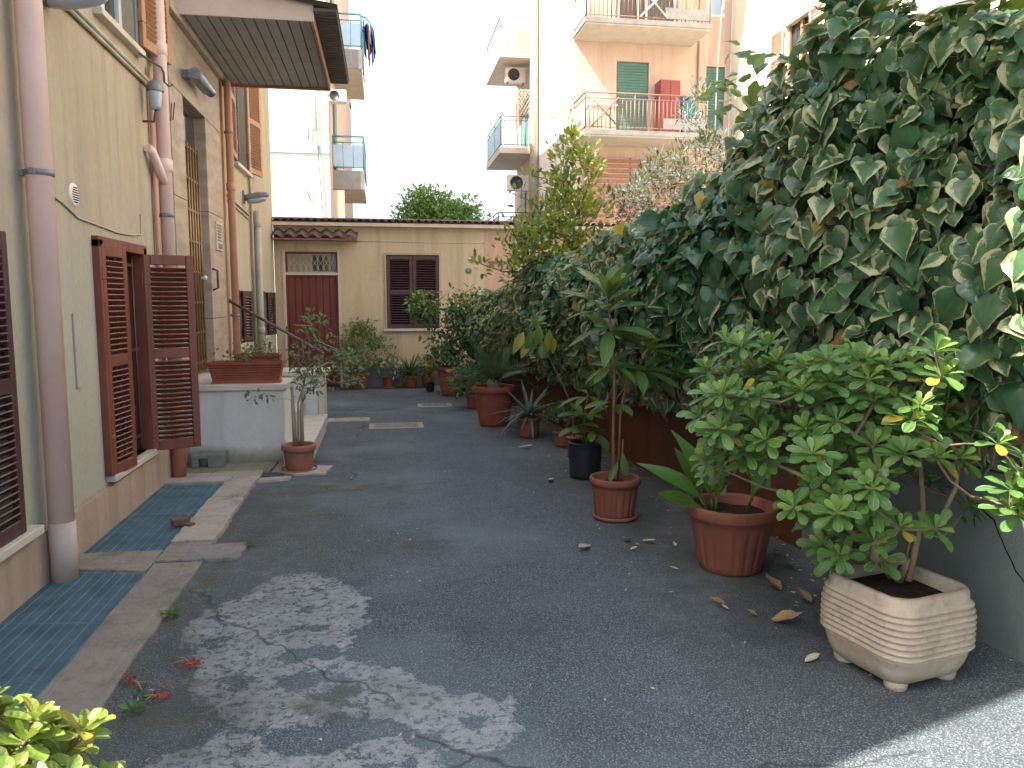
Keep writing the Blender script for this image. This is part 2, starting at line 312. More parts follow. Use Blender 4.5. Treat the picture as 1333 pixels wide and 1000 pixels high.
# ------------------------------------------------------------------ mesh helpers
ORG = {}
class MB:
    def __init__(s): s.v = []; s.f = []; s.sm = []
    def add(s, vs, fs, smooth=False):
        b = len(s.v); s.v += [tuple(v) for v in vs]
        for f in fs: s.f.append(tuple(b + i for i in f)); s.sm.append(smooth)
        return s
    def box(s, x0, x1, y0, y1, z0, z1, m=None):
        vs = [Vector((x, y, z)) for z in (z0, z1) for y in (y0, y1) for x in (x0, x1)]
        if m is not None: vs = [m @ v for v in vs]
        return s.add(vs, [(0, 2, 3, 1), (4, 5, 7, 6), (0, 1, 5, 4), (1, 3, 7, 5), (3, 2, 6, 7), (2, 0, 4, 6)])
    def tube(s, pts, r, n=8, cap=True):
        pts = [Vector(p) for p in pts]; k = len(pts)
        rs = r if isinstance(r, (list, tuple)) else [r] * k
        up = None; vs = []
        for i, p in enumerate(pts):
            d = (pts[min(i + 1, k - 1)] - pts[max(i - 1, 0)])
            d = d.normalized() if d.length > 1e-9 else Vector((0, 0, 1))
            if up is None:
                up = Vector((0, 0, 1)) if abs(d.z) < .9 else Vector((1, 0, 0))
            a = d.cross(up).normalized(); b = a.cross(d).normalized(); up = b
            for j in range(n):
                t = 2 * math.pi * j / n; vs.append(p + (a * math.cos(t) + b * math.sin(t)) * rs[i])
        fs = [(i * n + j, i * n + (j + 1) % n, (i + 1) * n + (j + 1) % n, (i + 1) * n + j) for i in range(k - 1) for j in range(n)]
        s.add(vs, fs, True)
        if cap:
            b = len(s.v) - len(vs)
            s.f.append(tuple(b + j for j in reversed(range(n)))); s.sm.append(False)
            s.f.append(tuple(b + (k - 1) * n + j for j in range(n))); s.sm.append(False)
        return s
    def lathe(s, prof, n=32, c=(0, 0, 0), flute=None, smooth=True):
        vs = []; k = len(prof)
        for i, (r, z) in enumerate(prof):
            for j in range(n):
                a = 2 * math.pi * j / n; rr = r + (flute(a, i) if flute else 0)
                vs.append((c[0] + rr * math.cos(a), c[1] + rr * math.sin(a), c[2] + z))
        fs = [(i * n + j, i * n + (j + 1) % n, (i + 1) * n + (j + 1) % n, (i + 1) * n + j) for i in range(k - 1) for j in range(n)]
        return s.add(vs, fs, smooth)
    def mesh(s, name, mat, org=(0, 0, 0)):
        me = bpy.data.meshes.new(name); o = Vector(org)
        me.from_pydata([tuple(Vector(v) - o) for v in s.v], [], s.f)
        me.polygons.foreach_set('use_smooth', s.sm)
        if mat is not None: me.materials.append(mat)
        me.update(); return me
    def build(s, name, mat, parent=None, bevel=0, org=None):
        if org is None: org = ORG.get(parent.as_pointer(), (0, 0, 0)) if parent is not None else (0, 0, 0)
        o = bpy.data.objects.new(name, s.mesh(name, mat, org)); COL.objects.link(o)
        if parent is not None:
            o.parent = parent; ORG[o.as_pointer()] = org
        if bevel:
            m = o.modifiers.new('bevel', 'BEVEL'); m.width = bevel; m.segments = 2; m.limit_method = 'ANGLE'; m.angle_limit = R_(35)
        return o
def tag(o, label, cat, group=None, kind=None):
    if label: o['label'] = label
    if cat: o['category'] = cat
    if group: o['group'] = group
    if kind: o['kind'] = kind
    return o
def thing(name, label, cat, loc=(0, 0, 0), group=None):
    o = bpy.data.objects.new(name, None); COL.objects.link(o); o.location = loc; o.empty_display_size = .1
    ORG[o.as_pointer()] = tuple(loc)
    return tag(o, label, cat, group)
def structure(name, mb, mat, bevel=0):
    o = mb.build(name, mat, None, bevel); o['kind'] = 'structure'; return o
def inst(name, me, parent, M4=None):
    """a part sharing mesh data; M4 is in the thing's space"""
    o = bpy.data.objects.new(name, me); COL.objects.link(o); o.parent = parent
    if M4 is not None: o.matrix_basis = M4
    return o
def bx(*a): return MB().box(*a)
def xform(mb, m):
    mb.v = [tuple(m @ Vector(v)) for v in mb.v]; return mb
def facade(o, u, n, W, z0, z1, holes, depth):
    """a wall face with recessed openings. o origin, u along, n outward; holes: (u0,u1,z0,z1)"""
    o, u, n = Vector(o), Vector(u), Vector(n); up = Vector((0, 0, 1)); mb = MB()
    us = sorted({0, W, *[h[0] for h in holes], *[h[1] for h in holes]}); zs = sorted({z0, z1, *[h[2] for h in holes], *[h[3] for h in holes]})
    flip = u.cross(up).dot(n) < 0
    def quad(a, b, c, d): mb.add([a, b, c, d], [(3, 2, 1, 0) if flip else (0, 1, 2, 3)])
    P = lambda a, z, d=0: o + u * a + up * z - n * d
    for i in range(len(us) - 1):
        for j in range(len(zs) - 1):
            a, b, c, d = us[i], us[i + 1], zs[j], zs[j + 1]
            if any(h[0] <= a and b <= h[1] and h[2] <= c and d <= h[3] for h in holes): continue
            quad(P(a, c), P(b, c), P(b, d), P(a, d))
    for h in holes:
        a, b, c, d = h[:4]; D = h[4] if len(h) > 4 else depth
        quad(P(a, c), P(a, d), P(a, d, D), P(a, c, D)); quad(P(b, d), P(b, c), P(b, c, D), P(b, d, D))
        quad(P(a, d), P(b, d), P(b, d, D), P(a, d, D)); quad(P(b, c), P(a, c), P(a, c, D), P(b, c, D))
    return mb

# ------------------------------------------------------------------ foliage helpers
class Leaf:
    """template: rows of (t, halfwidth); cross positions; gives verts, faces, uv"""
    def __init__(s, name, mat, prof, cross=(-1, 0, 1), fold=.25, droop=.2, back=0., wave=.0, seed=1, thick=0):
        r = random.Random(seed); s.name, s.mat = name, mat
        v, uv, f = [], [], []; nc = len(cross)
        for i, (t, w) in enumerate(prof):
            for c in cross:
                y = t - back * abs(c) ** 1.5 * max(0, 1 - 2.2 * t)
                z = -droop * t * t + fold * abs(c) ** 1.55 * w + wave * r.uniform(-1, 1) * (abs(c) > .1)
                if 0 < abs(c) < 1: z += wave * .8
                v.append((c * w, y, z)); uv.append((abs(c), t))
        for i in range(len(prof) - 1):
            for j in range(nc - 1):
                a = i * nc + j; f.append((a, a + 1, a + nc + 1, a + nc))
        s.v = np.array(v, float); s.f = np.array(f, int); s.uv = np.array(uv, float)
        me = bpy.data.meshes.new(name); me.from_pydata([tuple(x) for x in v], [], f)
        l = me.uv_layers.new(name='UVMap'); l.data.foreach_set('uv', s.uv[s.f.reshape(-1)].reshape(-1))
        me.polygons.foreach_set('use_smooth', [True] * len(f)); me.materials.append(mat); me.update(); s.me = me
def lm(p, d, n, s):
    d = Vector(d).normalized(); n = Vector(n)
    x = d.cross(n)
    x = x.normalized() if x.length > 1e-5 else Vector((1, 0, 0))
    z = x.cross(d)
    return Matrix(((x[0] * s, d[0] * s, z[0] * s, p[0]), (x[1] * s, d[1] * s, z[1] * s, p[1]), (x[2] * s, d[2] * s, z[2] * s, p[2]), (0, 0, 0, 1)))
CAMP = Vector((0, 0, CAM_H)); CM = cam.rotation_euler.to_matrix()
def put_leaves(parent, items, nobj=300, name='leaf', stuff='foliage'):
    """items: (Leaf, Matrix in world). The ones that show largest become parts, the rest one stuff part"""
    org = Vector(ORG[parent.as_pointer()])
    P = np.array([m.translation[:] for _, m in items]); sc = np.array([m.col[1].length for _, m in items])
    q = (P - np.array(CAMP)) @ np.array(CM); dep = -q[:, 2]; dep = np.maximum(dep, .1)
    size = sc / dep
    sx, sy = q[:, 0] / dep, q[:, 1] / dep
    inside = (np.abs(sx) < .68) & (np.abs(sy) < .52)
    cell = max(float(np.median(size)) * .45, .004); near = {}
    keys = list(zip((sx / cell).astype(int), (sy / cell).astype(int)))
    for k, d in zip(keys, dep):
        if d < near.get(k, 1e9): near[k] = d
    front = np.array([d < near[k] + .02 for k, d in zip(keys, dep)])
    score = size * np.where(inside, 1, .05) * np.where(front, 1, .3)
    order = np.argsort(-score); pick = set(order[:nobj].tolist()) if nobj else set()
    T = Matrix.Translation(-org); rest = {}
    for i, (lf, m) in enumerate(items):
        if i in pick: inst(name, lf.me, parent, T @ m)
        else: rest.setdefault(lf, []).append(m)
    if not rest: return
    V, F, U, MI, RN = [], [], [], [], []; base = 0; mats = []
    for lf, ms in rest.items():
        if lf.mat not in mats: mats.append(lf.mat)
        mi = mats.index(lf.mat)
        A = np.array([[list(r) for r in m] for m in ms])
        v = np.einsum('kij,nj->kni', A[:, :3, :3], lf.v) + A[:, None, :3, 3] - np.array(org)
        k, n = v.shape[:2]
        V.append(v.reshape(-1, 3)); F.append((lf.f[None] + (base + np.arange(k) * n)[:, None, None]).reshape(-1, 4))
        U.append(np.tile(lf.uv[lf.f.reshape(-1)], (k, 1))); nf = len(lf.f)
        MI.append(np.full(k * nf, mi)); RN.append(np.repeat(np.random.RandomState(base % 9999 + 5).rand(k), nf)); base += k * n
    V, F, U, MI, RN = map(np.concatenate, (V, F, U, MI, RN))
    me = bpy.data.meshes.new(stuff); me.vertices.add(len(V)); me.vertices.foreach_set('co', V.reshape(-1))
    me.loops.add(F.size); me.loops.foreach_set('vertex_index', F.reshape(-1))
    me.polygons.add(len(F)); me.polygons.foreach_set('loop_start', np.arange(len(F)) * 4)
    me.polygons.foreach_set('material_index', MI.astype(np.int32)); me.polygons.foreach_set('use_smooth', np.ones(len(F), bool))
    l = me.uv_layers.new(name='UVMap'); l.data.foreach_set('uv', U.reshape(-1))
    a = me.attributes.new('rnd', 'FLOAT', 'FACE'); a.data.foreach_set('value', RN)
    for m in mats: me.materials.append(m)
    me.update(calc_edges=True); me.validate()
    o = bpy.data.objects.new(stuff, me); COL.objects.link(o); o.parent = parent; o['kind'] = 'stuff'
    return o
def rv(r=1.): return Vector((rng.uniform(-r, r), rng.uniform(-r, r), rng.uniform(-r, r)))
def skeleton(base, tips, r0=.004, mid=None, wob=.12, power=.5, sag=0.):
    """a branching stem: each tip grows from the nearest node of what is there already"""
    nodes = [Vector(base)]; par = [-1]
    for p in (mid or []):
        nodes.append(Vector(p)); par.append(len(nodes) - 2)
    for tp in sorted([Vector(t) for t in tips], key=lambda t: (t - nodes[0]).length):
        best = min(range(len(nodes)), key=lambda i: (nodes[i] - tp).length * (1 if (nodes[i] - nodes[0]).length < (tp - nodes[0]).length + .02 else 1.6))
        a = nodes[best]; L = (tp - a).length
        k = max(1, min(4, int(L / .08))); prev = best
        for j in range(1, k + 1):
            t = j / k; p = a.lerp(tp, t)
            if j < k: p = p + rv(wob * L * .5) - Vector((0, 0, sag * L * math.sin(math.pi * t)))
            nodes.append(p); par.append(prev); prev = len(nodes) - 1
    cnt = [0] * len(nodes); ch = [[] for _ in nodes]
    for i, p in enumerate(par):
        if p >= 0: ch[p].append(i)
    for i in reversed(range(len(nodes))): cnt[i] = max(1, sum(cnt[c] for c in ch[i]))
    rad = [r0 * c ** power for c in cnt]; mb = MB()
    seen = set()
    for i in range(len(nodes)):
        for c in ch[i]:
            if c in seen: continue
            path = [i, c]; seen.add(c)
            while True:
                nx = [k for k in ch[path[-1]] if k not in seen]
                if not nx: break
                k = max(nx, key=lambda q: cnt[q]); seen.add(k); path.append(k)
            rr = [min(rad[q], rad[path[1]] * 1.15) for q in path]
            mb.tube([nodes[q] for q in path], rr, 6)
    return mb, nodes

# ================================================================== THE GROUND
def seg_dist(px, py, poly):
    """signed distance to a polygon, positive inside (numpy arrays)"""
    d = np.full(px.shape, 1e9); ins = np.zeros(px.shape, bool); n = len(poly)
    for i in range(n):
        (ax, ay), (bx_, by) = poly[i], poly[(i + 1) % n]
        ex, ey = bx_ - ax, by - ay; t = np.clip(((px - ax) * ex + (py - ay) * ey) / (ex * ex + ey * ey + 1e-12), 0, 1)
        d = np.minimum(d, np.hypot(px - ax - t * ex, py - ay - t * ey))
        c = ((ay > py) != (by > py)) & (px < ex * (py - ay) / (ey + 1e-12 if ey == 0 else ey) + ax); ins ^= c
    return np.where(ins, d, -d)
PATCH_A = [(-0.93, 3.49), (-0.92, 3.79), (-0.72, 3.95), (-0.62, 4.22), (-0.39, 4.23), (-0.1, 3.85), (-0.11, 3.45), (-0.18, 3.31), (-0.15, 3.13), (0.03, 3.04), (0.14, 2.9), (0.23, 2.79), (0.45, 2.71), (0.47, 2.5), (0.38, 2.41), (0.29, 2.39), (0.19, 2.44), (0.13, 2.54), (0.04, 2.59), (-0.09, 2.69), (-0.22, 2.74), (-0.26, 2.66), (-0.38, 2.65), (-0.53, 2.69), (-0.71, 2.86), (-0.77, 3.05), (-0.79, 3.21), (-0.89, 3.36)]
PATCH_B = [(-0.86, 2.48), (-0.72, 2.55), (-0.59, 2.65), (-0.48, 2.65), (-0.4, 2.55), (-0.32, 2.47), (-0.24, 2.44), (-0.13, 2.51), (-0.02, 2.53), (0.1, 2.45), (0.16, 2.37), (0.2, 2.2), (0.3, 1.7), (-0.2, 1.3), (-0.8, 1.5), (-0.9, 2.2)]
HOLES = [(-0.36, 3.48, .10, .05), (-0.34, 3.22, .13, .06), (-0.33, 3.0, .13, .07), (-0.2, 2.88, .08, .05), (-.77, 3.37, .05, .03), (.30, 2.58, .05, .04)]
def ground():
    fx = np.arange(-1.05, 3.0, .05); fy = np.arange(1.3, 13.6, .05)
    xs = np.array([-600, -120, -40, -15, -1.82, -1.31] + fx.tolist() + [5, 15, 40, 120, 600])
    ys = np.array([-300, -60, -15, -4, 0] + fy.tolist() + [18, 30, 60, 150, 600, 1200])
    X, Y = np.meshgrid(xs, ys); x, y = X.ravel(), Y.ravel(); z = np.zeros_like(x)
    inner = (x > -.95) & (x < 2.6) & (y > 1.5) & (y < 13.2)
    for i in np.where(inner)[0]:
        z[i] = .007 * noise.noise(Vector((x[i] * .8, y[i] * .8, 0))) + .003 * noise.noise(Vector((x[i] * 3.1, y[i] * 3.1, 5)))
    worn = np.maximum(seg_dist(x, y, PATCH_A), seg_dist(x, y, PATCH_B))
    for hx, hy, ra, rb in HOLES:
        e = np.hypot((x - hx) / ra, (y - hy) / rb); worn = np.minimum(worn, (e - 1) * rb)
    worn = np.clip(worn, -.3, .12)
    # a few faint old cement traces further down the yard
    damp = np.zeros_like(x)
    for cx, cy, ra, rb, a in [(-.55, 7.2, .45, .25, 1), (-.3, 6.4, .55, .5, .5), (-.45, 8.3, .4, .3, .6), (-.5, 10.4, .5, .5, .8), (0, 10.6, .8, .25, .7), (-.85, 5.3, .25, 1.2, .7), (1.9, 5.6, .5, 2.5, .75), (-.75, 3.6, .35, .9, .5), (-.75, 2.75, .25, .4, .8), (1.8, 3.4, .5, .9, .6), (1.2, 9, .5, 1.5, .4)]:
        damp = np.maximum(damp, a * np.clip(1.5 - np.hypot((x - cx) / ra, (y - cy) / rb), 0, 1))
    moss = np.zeros_like(x)
    for cx, cy, ra, rb, a in [(-.5, 6.15, .5, .25, 1), (-.7, 5.4, .4, .6, .7), (-.55, 4.7, .5, .5, .6), (-.3, 4.6, .7, .25, .5), (1.45, 6.4, .35, 1.0, .7), (1.9, 4.6, .4, 1.2, .8), (-.8, 2.85, .3, .3, .8), (-.2, 2.8, .3, .12, .8), (0, 13.2, 2, .35, .8), (2, 8, .35, 3, .8), (-.97, 4, .12, 2.2, .8)]:
        moss = np.maximum(moss, a * np.clip(1.5 - np.hypot((x - cx) / ra, (y - cy) / rb), 0, 1))
    nx, ny = len(xs), len(ys); F = []
    for j in range(ny - 1):
        for i in range(nx - 1):
            mx, my = (xs[i] + xs[i + 1]) / 2, (ys[j] + ys[j + 1]) / 2
            if -1.82 < mx < -1.31 and 2.5 < my < 6.45: continue
            F.append((j * nx + i, j * nx + i + 1, (j + 1) * nx + i + 1, (j + 1) * nx + i))
    me = bpy.data.meshes.new('asphalt_ground'); me.from_pydata(np.stack([x, y, z], 1).tolist(), [], F)
    for nm, a in (('worn', worn), ('damp', damp), ('moss', moss)):
        at = me.attributes.new(nm, 'FLOAT', 'POINT'); at.data.foreach_set('value', a.astype(np.float32))
    me.polygons.foreach_set('use_smooth', [True] * len(F)); me.materials.append(M['asphalt']); me.update()
    o = bpy.data.objects.new('asphalt_ground', me); COL.objects.link(o); o['kind'] = 'structure'; o['label'] = 'dark worn asphalt of the yard with pale flaking cement patches'
ground()

def rough_slab(x0, x1, y0, y1, z0, z1, jit=.012, n=5, skew=None):
    """a stone with slightly irregular edges"""
    mb = MB(); top = []
    def edge(a, b):
        return [(a[0] + (b[0] - a[0]) * t / n + (rng.uniform(-jit, jit) if t else 0), a[1] + (b[1] - a[1]) * t / n + (rng.uniform(-jit, jit) if t else 0)) for t in range(n)]
    q = skew or [(x0, y0), (x1, y0), (x1, y1), (x0, y1)]
    for i in range(4): top += edge(q[i], q[(i + 1) % 4])
    k = len(top); cx = sum(p[0] for p in top) / k; cy = sum(p[1] for p in top) / k
    vs = [(p[0], p[1], z0) for p in top] + [(p[0], p[1], z1 - .006) for p in top] + [(p[0] + (cx - p[0]) * .02, p[1] + (cy - p[1]) * .02, z1 + rng.uniform(-.002, .002)) for p in top]
    fs = [(i, (i + 1) % k, k + (i + 1) % k, k + i) for i in range(k)] + [(k + i, k + (i + 1) % k, 2 * k + (i + 1) % k, 2 * k + i) for i in range(k)] + [tuple(2 * k + i for i in range(k))]
    return mb.add(vs, fs)
# kerb of concrete and stone pieces round the light wells
kb = thing('kerb', None, None); kb['kind'] = 'structure'
for nm, mt, a in [('kerb_stone', 'kerb_conc', (-1.31, -1.05, 1.6, 4.49, -.3, .018)), ('kerb_stone', 'kerb_grey', (-1.17, -.85, 4.50, 4.78, -.05, .022)),
                  ('kerb_stone', 'kerb_conc', (-1.31, -1.06, 4.51, 4.83, -.3, .022)), ('kerb_stone', 'kerb_pale', (-1.31, -1.05, 4.84, 5.36, -.3, .035)),
                  ('kerb_stone', 'kerb_pale', (-1.31, -1.06, 5.37, 5.90, -.3, .032)), ('kerb_stone', 'kerb_pale', (-1.30, -1.06, 5.91, 6.42, -.3, .034)),
                  ('kerb_bar', 'kerb_conc', (-1.80, -1.315, 4.34, 4.68, -.3, .025))]:
    skew = [(-1.80, 4.46), (-1.315, 4.34), (-1.315, 4.70), (-1.80, 4.72)] if nm == 'kerb_bar' else None
    rough_slab(*a, jit=.008, n=12, skew=skew).build(nm, M[mt], kb)
# stone paving in front of the steps
pv = thing('stone_paving', None, None); pv['kind'] = 'structure'
def slab(mt, *q, z=.03): rough_slab(0, 0, 0, 0, -.05, z, .006, 6, list(q)).build('paving_slab', M[mt], pv)
slab('paver_white', (-1.86, 6.44), (-1.30, 6.44), (-1.28, 6.60), (-1.86, 6.60))
slab('paver_white', (-1.29, 6.43), (-1.06, 6.43), (-1.05, 6.60), (-1.27, 6.60))
slab('paver_white', (-1.86, 6.61), (-1.50, 6.61), (-1.48, 6.80), (-1.86, 6.80), z=.024)
slab('kerb_pale', (-1.49, 6.61), (-1.06, 6.61), (-1.05, 6.80), (-1.47, 6.80), z=.028)
slab('paver_white', (-1.05, 6.44), (-.80, 6.50), (-.80, 6.58), (-1.04, 6.55), z=.022)
slab('paver_dark', (-1.04, 6.57), (-.86, 6.60), (-.88, 6.75), (-1.04, 6.74), z=.02)
slab('paver_moss', (-1.86, 6.81), (-1.34, 6.81), (-1.32, 7.24), (-1.86, 7.24), z=.02)
slab('paver_moss', (-1.33, 6.81), (-1.0, 6.77), (-.98, 7.24), (-1.31, 7.24), z=.026)
slab('paver_pink', (-.99, 6.76), (-.80, 6.66), (-.66, 7.04), (-.97, 7.24), z=.02)
slab('paver_white', (-.79, 6.66), (-.52, 6.66), (-.48, 6.95), (-.64, 7.0), z=.018)
# light wells and their gratings
for (y0, y1) in ((2.6, 4.36), (4.70, 6.42)):
    w = MB().box(-1.80, -1.31, y0, y1, -.95, -.9)
    w.box(-1.84, -1.80, y0, y1, -.95, -.02).box(-1.31, -1.27, y0, y1, -.95, -.31).box(-1.84, -1.27, y0 - .04, y0, -.95, -.05).box(-1.84, -1.27, y1, y1 + .04, -.95, -.05)
    structure('light_well', w, M['pit'])
def grating(label, q, nb, rods, split):
    """q: corner list (near left, near right, far right, far left)"""
    g = thing('light_well_grate', label, 'grate', ((q[0][0] + q[2][0]) / 2, (q[0][1] + q[2][1]) / 2, 0), 'steel gratings over the light wells')
    A, B, C, D = [Vector((p[0], p[1], .012)) for p in q]
    def bar(a, b, w, h, mb):
        d = (b - a).normalized(); s = Vector((d.y, -d.x, 0)) * w / 2; z = Vector((0, 0, h))
        mb.add([a - s - z, a + s - z, b + s - z, b - s - z, a - s, a + s, b + s, b - s], [(0, 3, 2, 1), (4, 5, 6, 7), (0, 1, 5, 4), (1, 2, 6, 5), (2, 3, 7, 6), (3, 0, 4, 7)])
    fr = MB()
    for a, b in ((A, B), (B, C), (C, D), (D, A)): bar(a, b, .012, .035, fr)
    for s in split: bar(A.lerp(D, s), B.lerp(C, s), .016, .034, fr)
    fr.build('frame', M['grate'], g)
    m = MB()
    for i in range(1, nb): bar(A.lerp(D, i / nb), B.lerp(C, i / nb), .004, .022, m)
    o = m.build('bearing_bars', M['grate'], g); o['kind'] = 'stuff'
    up = Vector((0, 0, .002))
    for i in range(1, rods):
        m = MB(); bar(A.lerp(B, i / rods) + up, D.lerp(C, i / rods) + up, .006, .01, m); m.build('rod', M['grate'], g)
grating('nearer blue green steel grating below the left edge shutter', [(-1.79, 2.62), (-1.315, 2.62), (-1.315, 4.33), (-1.79, 4.44)], 150, 9, (.62,))
grating('further blue green steel grating beneath the open brown shutter', [(-1.79, 4.73), (-1.315, 4.71), (-1.315, 6.41), (-1.79, 6.42)], 140, 9, (.5,))

# ================================================================== LEFT BUILDING
BX, BY0, BY1, BH = -1.8, 1.14, 13.45, 8.3
def Mrot(loc, ang=0.): return Matrix.Translation(Vector(loc)) @ Matrix.Rotation(ang, 4, 'Z')
def shutter_leaf(bld, w, h, m4, mat, rails=(.0, .5, 1.0), pitch=.036, th=.034, st=.055, rail_h=.075, name='shutter'):
    """louvred leaf hinged at local x=0, w along +x, thickness along y; slats are parts of their own"""
    f = MB(); f.box(0, st, -th / 2, th / 2, 0, h).box(w - st, w, -th / 2, th / 2, 0, h)
    zs = [r * (h - rail_h) for r in rails]
    for z in zs: f.box(st, w - st, -th / 2 + .001, th / 2 - .001, z, z + rail_h)
    for z in (.12 * h, .85 * h): f.box(-.012, .05, -th / 2 - .004, th / 2 + .004, z, z + .09)
    me = f.mesh('shutter', mat); o = inst(name, me, bld, Matrix.Translation(-Vector(ORG[bld.as_pointer()])) @ m4)
    md = o.modifiers.new('bevel', 'BEVEL'); md.width = .004; md.segments = 1
    sl = MB().box(st, w - st, -.022, .022, -.004, .004).mesh('slat', mat)
    tilt = Matrix.Rotation(R_(-38), 4, 'X')
    for a, b in zip(zs[:-1], zs[1:]):
        z = a + rail_h + pitch * .6
        while z < b - pitch * .35:
            inst('slat', sl, o, Matrix.Translation((0, 0, z)) @ tilt); z += pitch
    return o
bl = thing('apartment_building', 'ochre apartment building with pink plinth and marble doorway along the left of the yard', 'building', (BX, 7, 0))
U = lambda y: y - BY0
DOOR = (7.52, 8.54, .68, 3.40)
WIN1 = (5.30, 6.17, .36, 1.85); WIN0 = (3.10, 4.02, .36, 1.82); WINU = (5.55, 6.36, 3.36, 4.9); WIN3 = (10.25, 11.12, 3.2, 4.6); WIN4 = (9.75, 10.30, .95, 1.62); WIN5 = (12.05, 12.45, .95, 1.62)
WINV = (2.6, 3.5, 3.36, 4.9)
holes = [(U(w[0]), U(w[1]), w[2], w[3], .16) for w in (WIN1, WIN0, WINU, WIN3, WIN4, WIN5, WINV)] + [(U(DOOR[0]), U(DOOR[1]), DOOR[2], DOOR[3], .3)]
facade((BX, BY0, 0), (0, 1, 0), (1, 0, 0), BY1 - BY0, .30, BH, holes, .16).build('wall', M['ochre'], bl)
bx(-10, BX - .34, BY0 + .012, BY1 - .012, -1, BH - .02).build('core', M['ochre'], bl)
bx(-10, BX - .003, BY0, BY0 + .01, 0, BH).build('end_wall', M['ochre'], bl)
bx(-10.1, BX + .25, BY0 - .12, BY1 + .05, BH, BH + .12).build('eaves', M['slab'], bl)
for y0, y1 in ((BY0, 4.44), (4.60, 7.12), (9.25, 11.2), (11.4, BY1)):
    rough_slab(0, 0, 0, 0, -.02, .285, .003, 14, [(BX - .05, y0), (BX + .022, y0), (BX + .022, y1), (BX - .05, y1)]).build('plinth', M['plinth'], bl)
bx(BX - .05, BX + .004, BY0, BY1, -.3, .30).build('plinth_backing', M['plinth'], bl)
def window(w, sash, cls='window', bars=False):
    y0, y1, z0, z1 = w; x = BX - .11
    fr = MB()
    for a in ((y0, y0 + .06, z0, z1), (y1 - .06, y1, z0, z1), (y0 + .06, y1 - .06, z0, z0 + .07), (y0 + .06, y1 - .06, z1 - .06, z1), ((y0 + y1) / 2 - .035, (y0 + y1) / 2 + .035, z0 + .07, z1 - .06)):
        fr.box(x - .03, x + .03, *a)
    f = fr.build('window', sash, bl, .004)
    for a, b in ((y0 + .06, (y0 + y1) / 2 - .035), ((y0 + y1) / 2 + .035, y1 - .06)):
        bx(x - .012, x - .002, a, b, z0 + .07, z1 - .06).build('pane', M['glass'], f)
    bx(x - .16, x - .15, y0 - .05, y1 + .05, z0 - .05, z1 + .05).build('dark_room', M['room'], f)
    return f
def sill(y0, y1, z, mat='marble', d=.07): bx(BX - .12, BX + d, y0, y1, z - .045, z).build('window_sill', M[mat], bl, .006)
# the open brown window
w1 = window(WIN1, M['shutter'])
sill(5.27, 6.24, .36, d=.06)
fr = MB()
for a in ((5.24, 5.31, .36, 1.88), (6.16, 6.23, .36, 1.88), (5.24, 6.23, 1.83, 1.90)): fr.box(BX - .10, BX + .045, *a)
fr.build('window_casing', M['shutter'], bl, .004)
gr = MB()
for y in np.linspace(5.38, 6.12, 7): gr.tube([(BX - .035, y, .37), (BX - .035, y, 1.84)], .007, 6)
for z in (.47, 1.12, 1.74): gr.box(BX - .042, BX - .03, 5.32, 6.16, z, z + .02)
for yc in (5.57, 5.75, 5.93):
    for zc, sg in ((1.42, 1), (1.30, -1), (.86, 1), (.72, -1)):
        pts = [(BX - .025, yc + .055 * math.cos(t) * (1 - .1 * t), zc + sg * (.03 * t + .05 * math.sin(t) * (1 - .1 * t))) for t in np.linspace(0, 5.6, 20)]
        gr.tube(pts, .006, 5)
        gr.tube([(x, 2 * yc - y, z) for x, y, z in pts], .006, 5)
gr.build('iron_grille', M['iron'], bl)
shutter_leaf(bl, .36, 1.50, Mrot((BX + .03, 5.27, .35), R_(84)), M['shutter'])
sh = shutter_leaf(bl, .36, 1.49, Mrot((BX + .02, 6.18, .345), R_(24)), M['shutter'])
# the shutter at the left edge of the view
window(WIN0, M['shutter_dark']); sill(3.02, 4.16, .36)
shutter_leaf(bl, .46, 1.46, Mrot((BX + .025, 3.10, .36), R_(90)), M['shutter_dark'])
shutter_leaf(bl, .46, 1.46, Mrot((BX + .025, 3.575, .36), R_(90)), M['shutter_dark'])
# upper floor windows
window(WINU, M['frame_white']); sill(5.50, 6.42, 3.36, d=.06)
bx(BX - .15, BX + .012, 6.36, 6.46, 3.36, 4.9).build('window_jamb', M['frame_grey'], bl)
shutter_leaf(bl, .47, 1.5, Mrot((BX + .03, 6.42, 3.40), R_(80)), M['shutter_tan'])
shutter_leaf(bl, .47, 1.5, Mrot((BX + .02, 5.55, 3.40), R_(-88)), M['shutter_tan'])
window(WINV, M['frame_white']); sill(2.56, 3.56, 3.36, d=.09)
window(WIN3, M['frame_grey']); sill(10.15, 11.2, 3.2, d=.06)
shutter_leaf(bl, .49, 1.4, Mrot((BX + .02, 10.25, 3.22), R_(-86)), M['shutter_tan'])
shutter_leaf(bl, .49, 1.4, Mrot((BX + .02, 11.12, 3.22), R_(78)), M['shutter_tan'])
for w in (WIN4, WIN5):
    window(w, M['shutter_dark']); sill(w[0] - .05, w[1] + .05, w[2], d=.04)
    shutter_leaf(bl, .27, .66, Mrot((BX + .02, w[1] - .02, w[2]), R_(74)), M['shutter_dark'], rails=(0, 1.0))
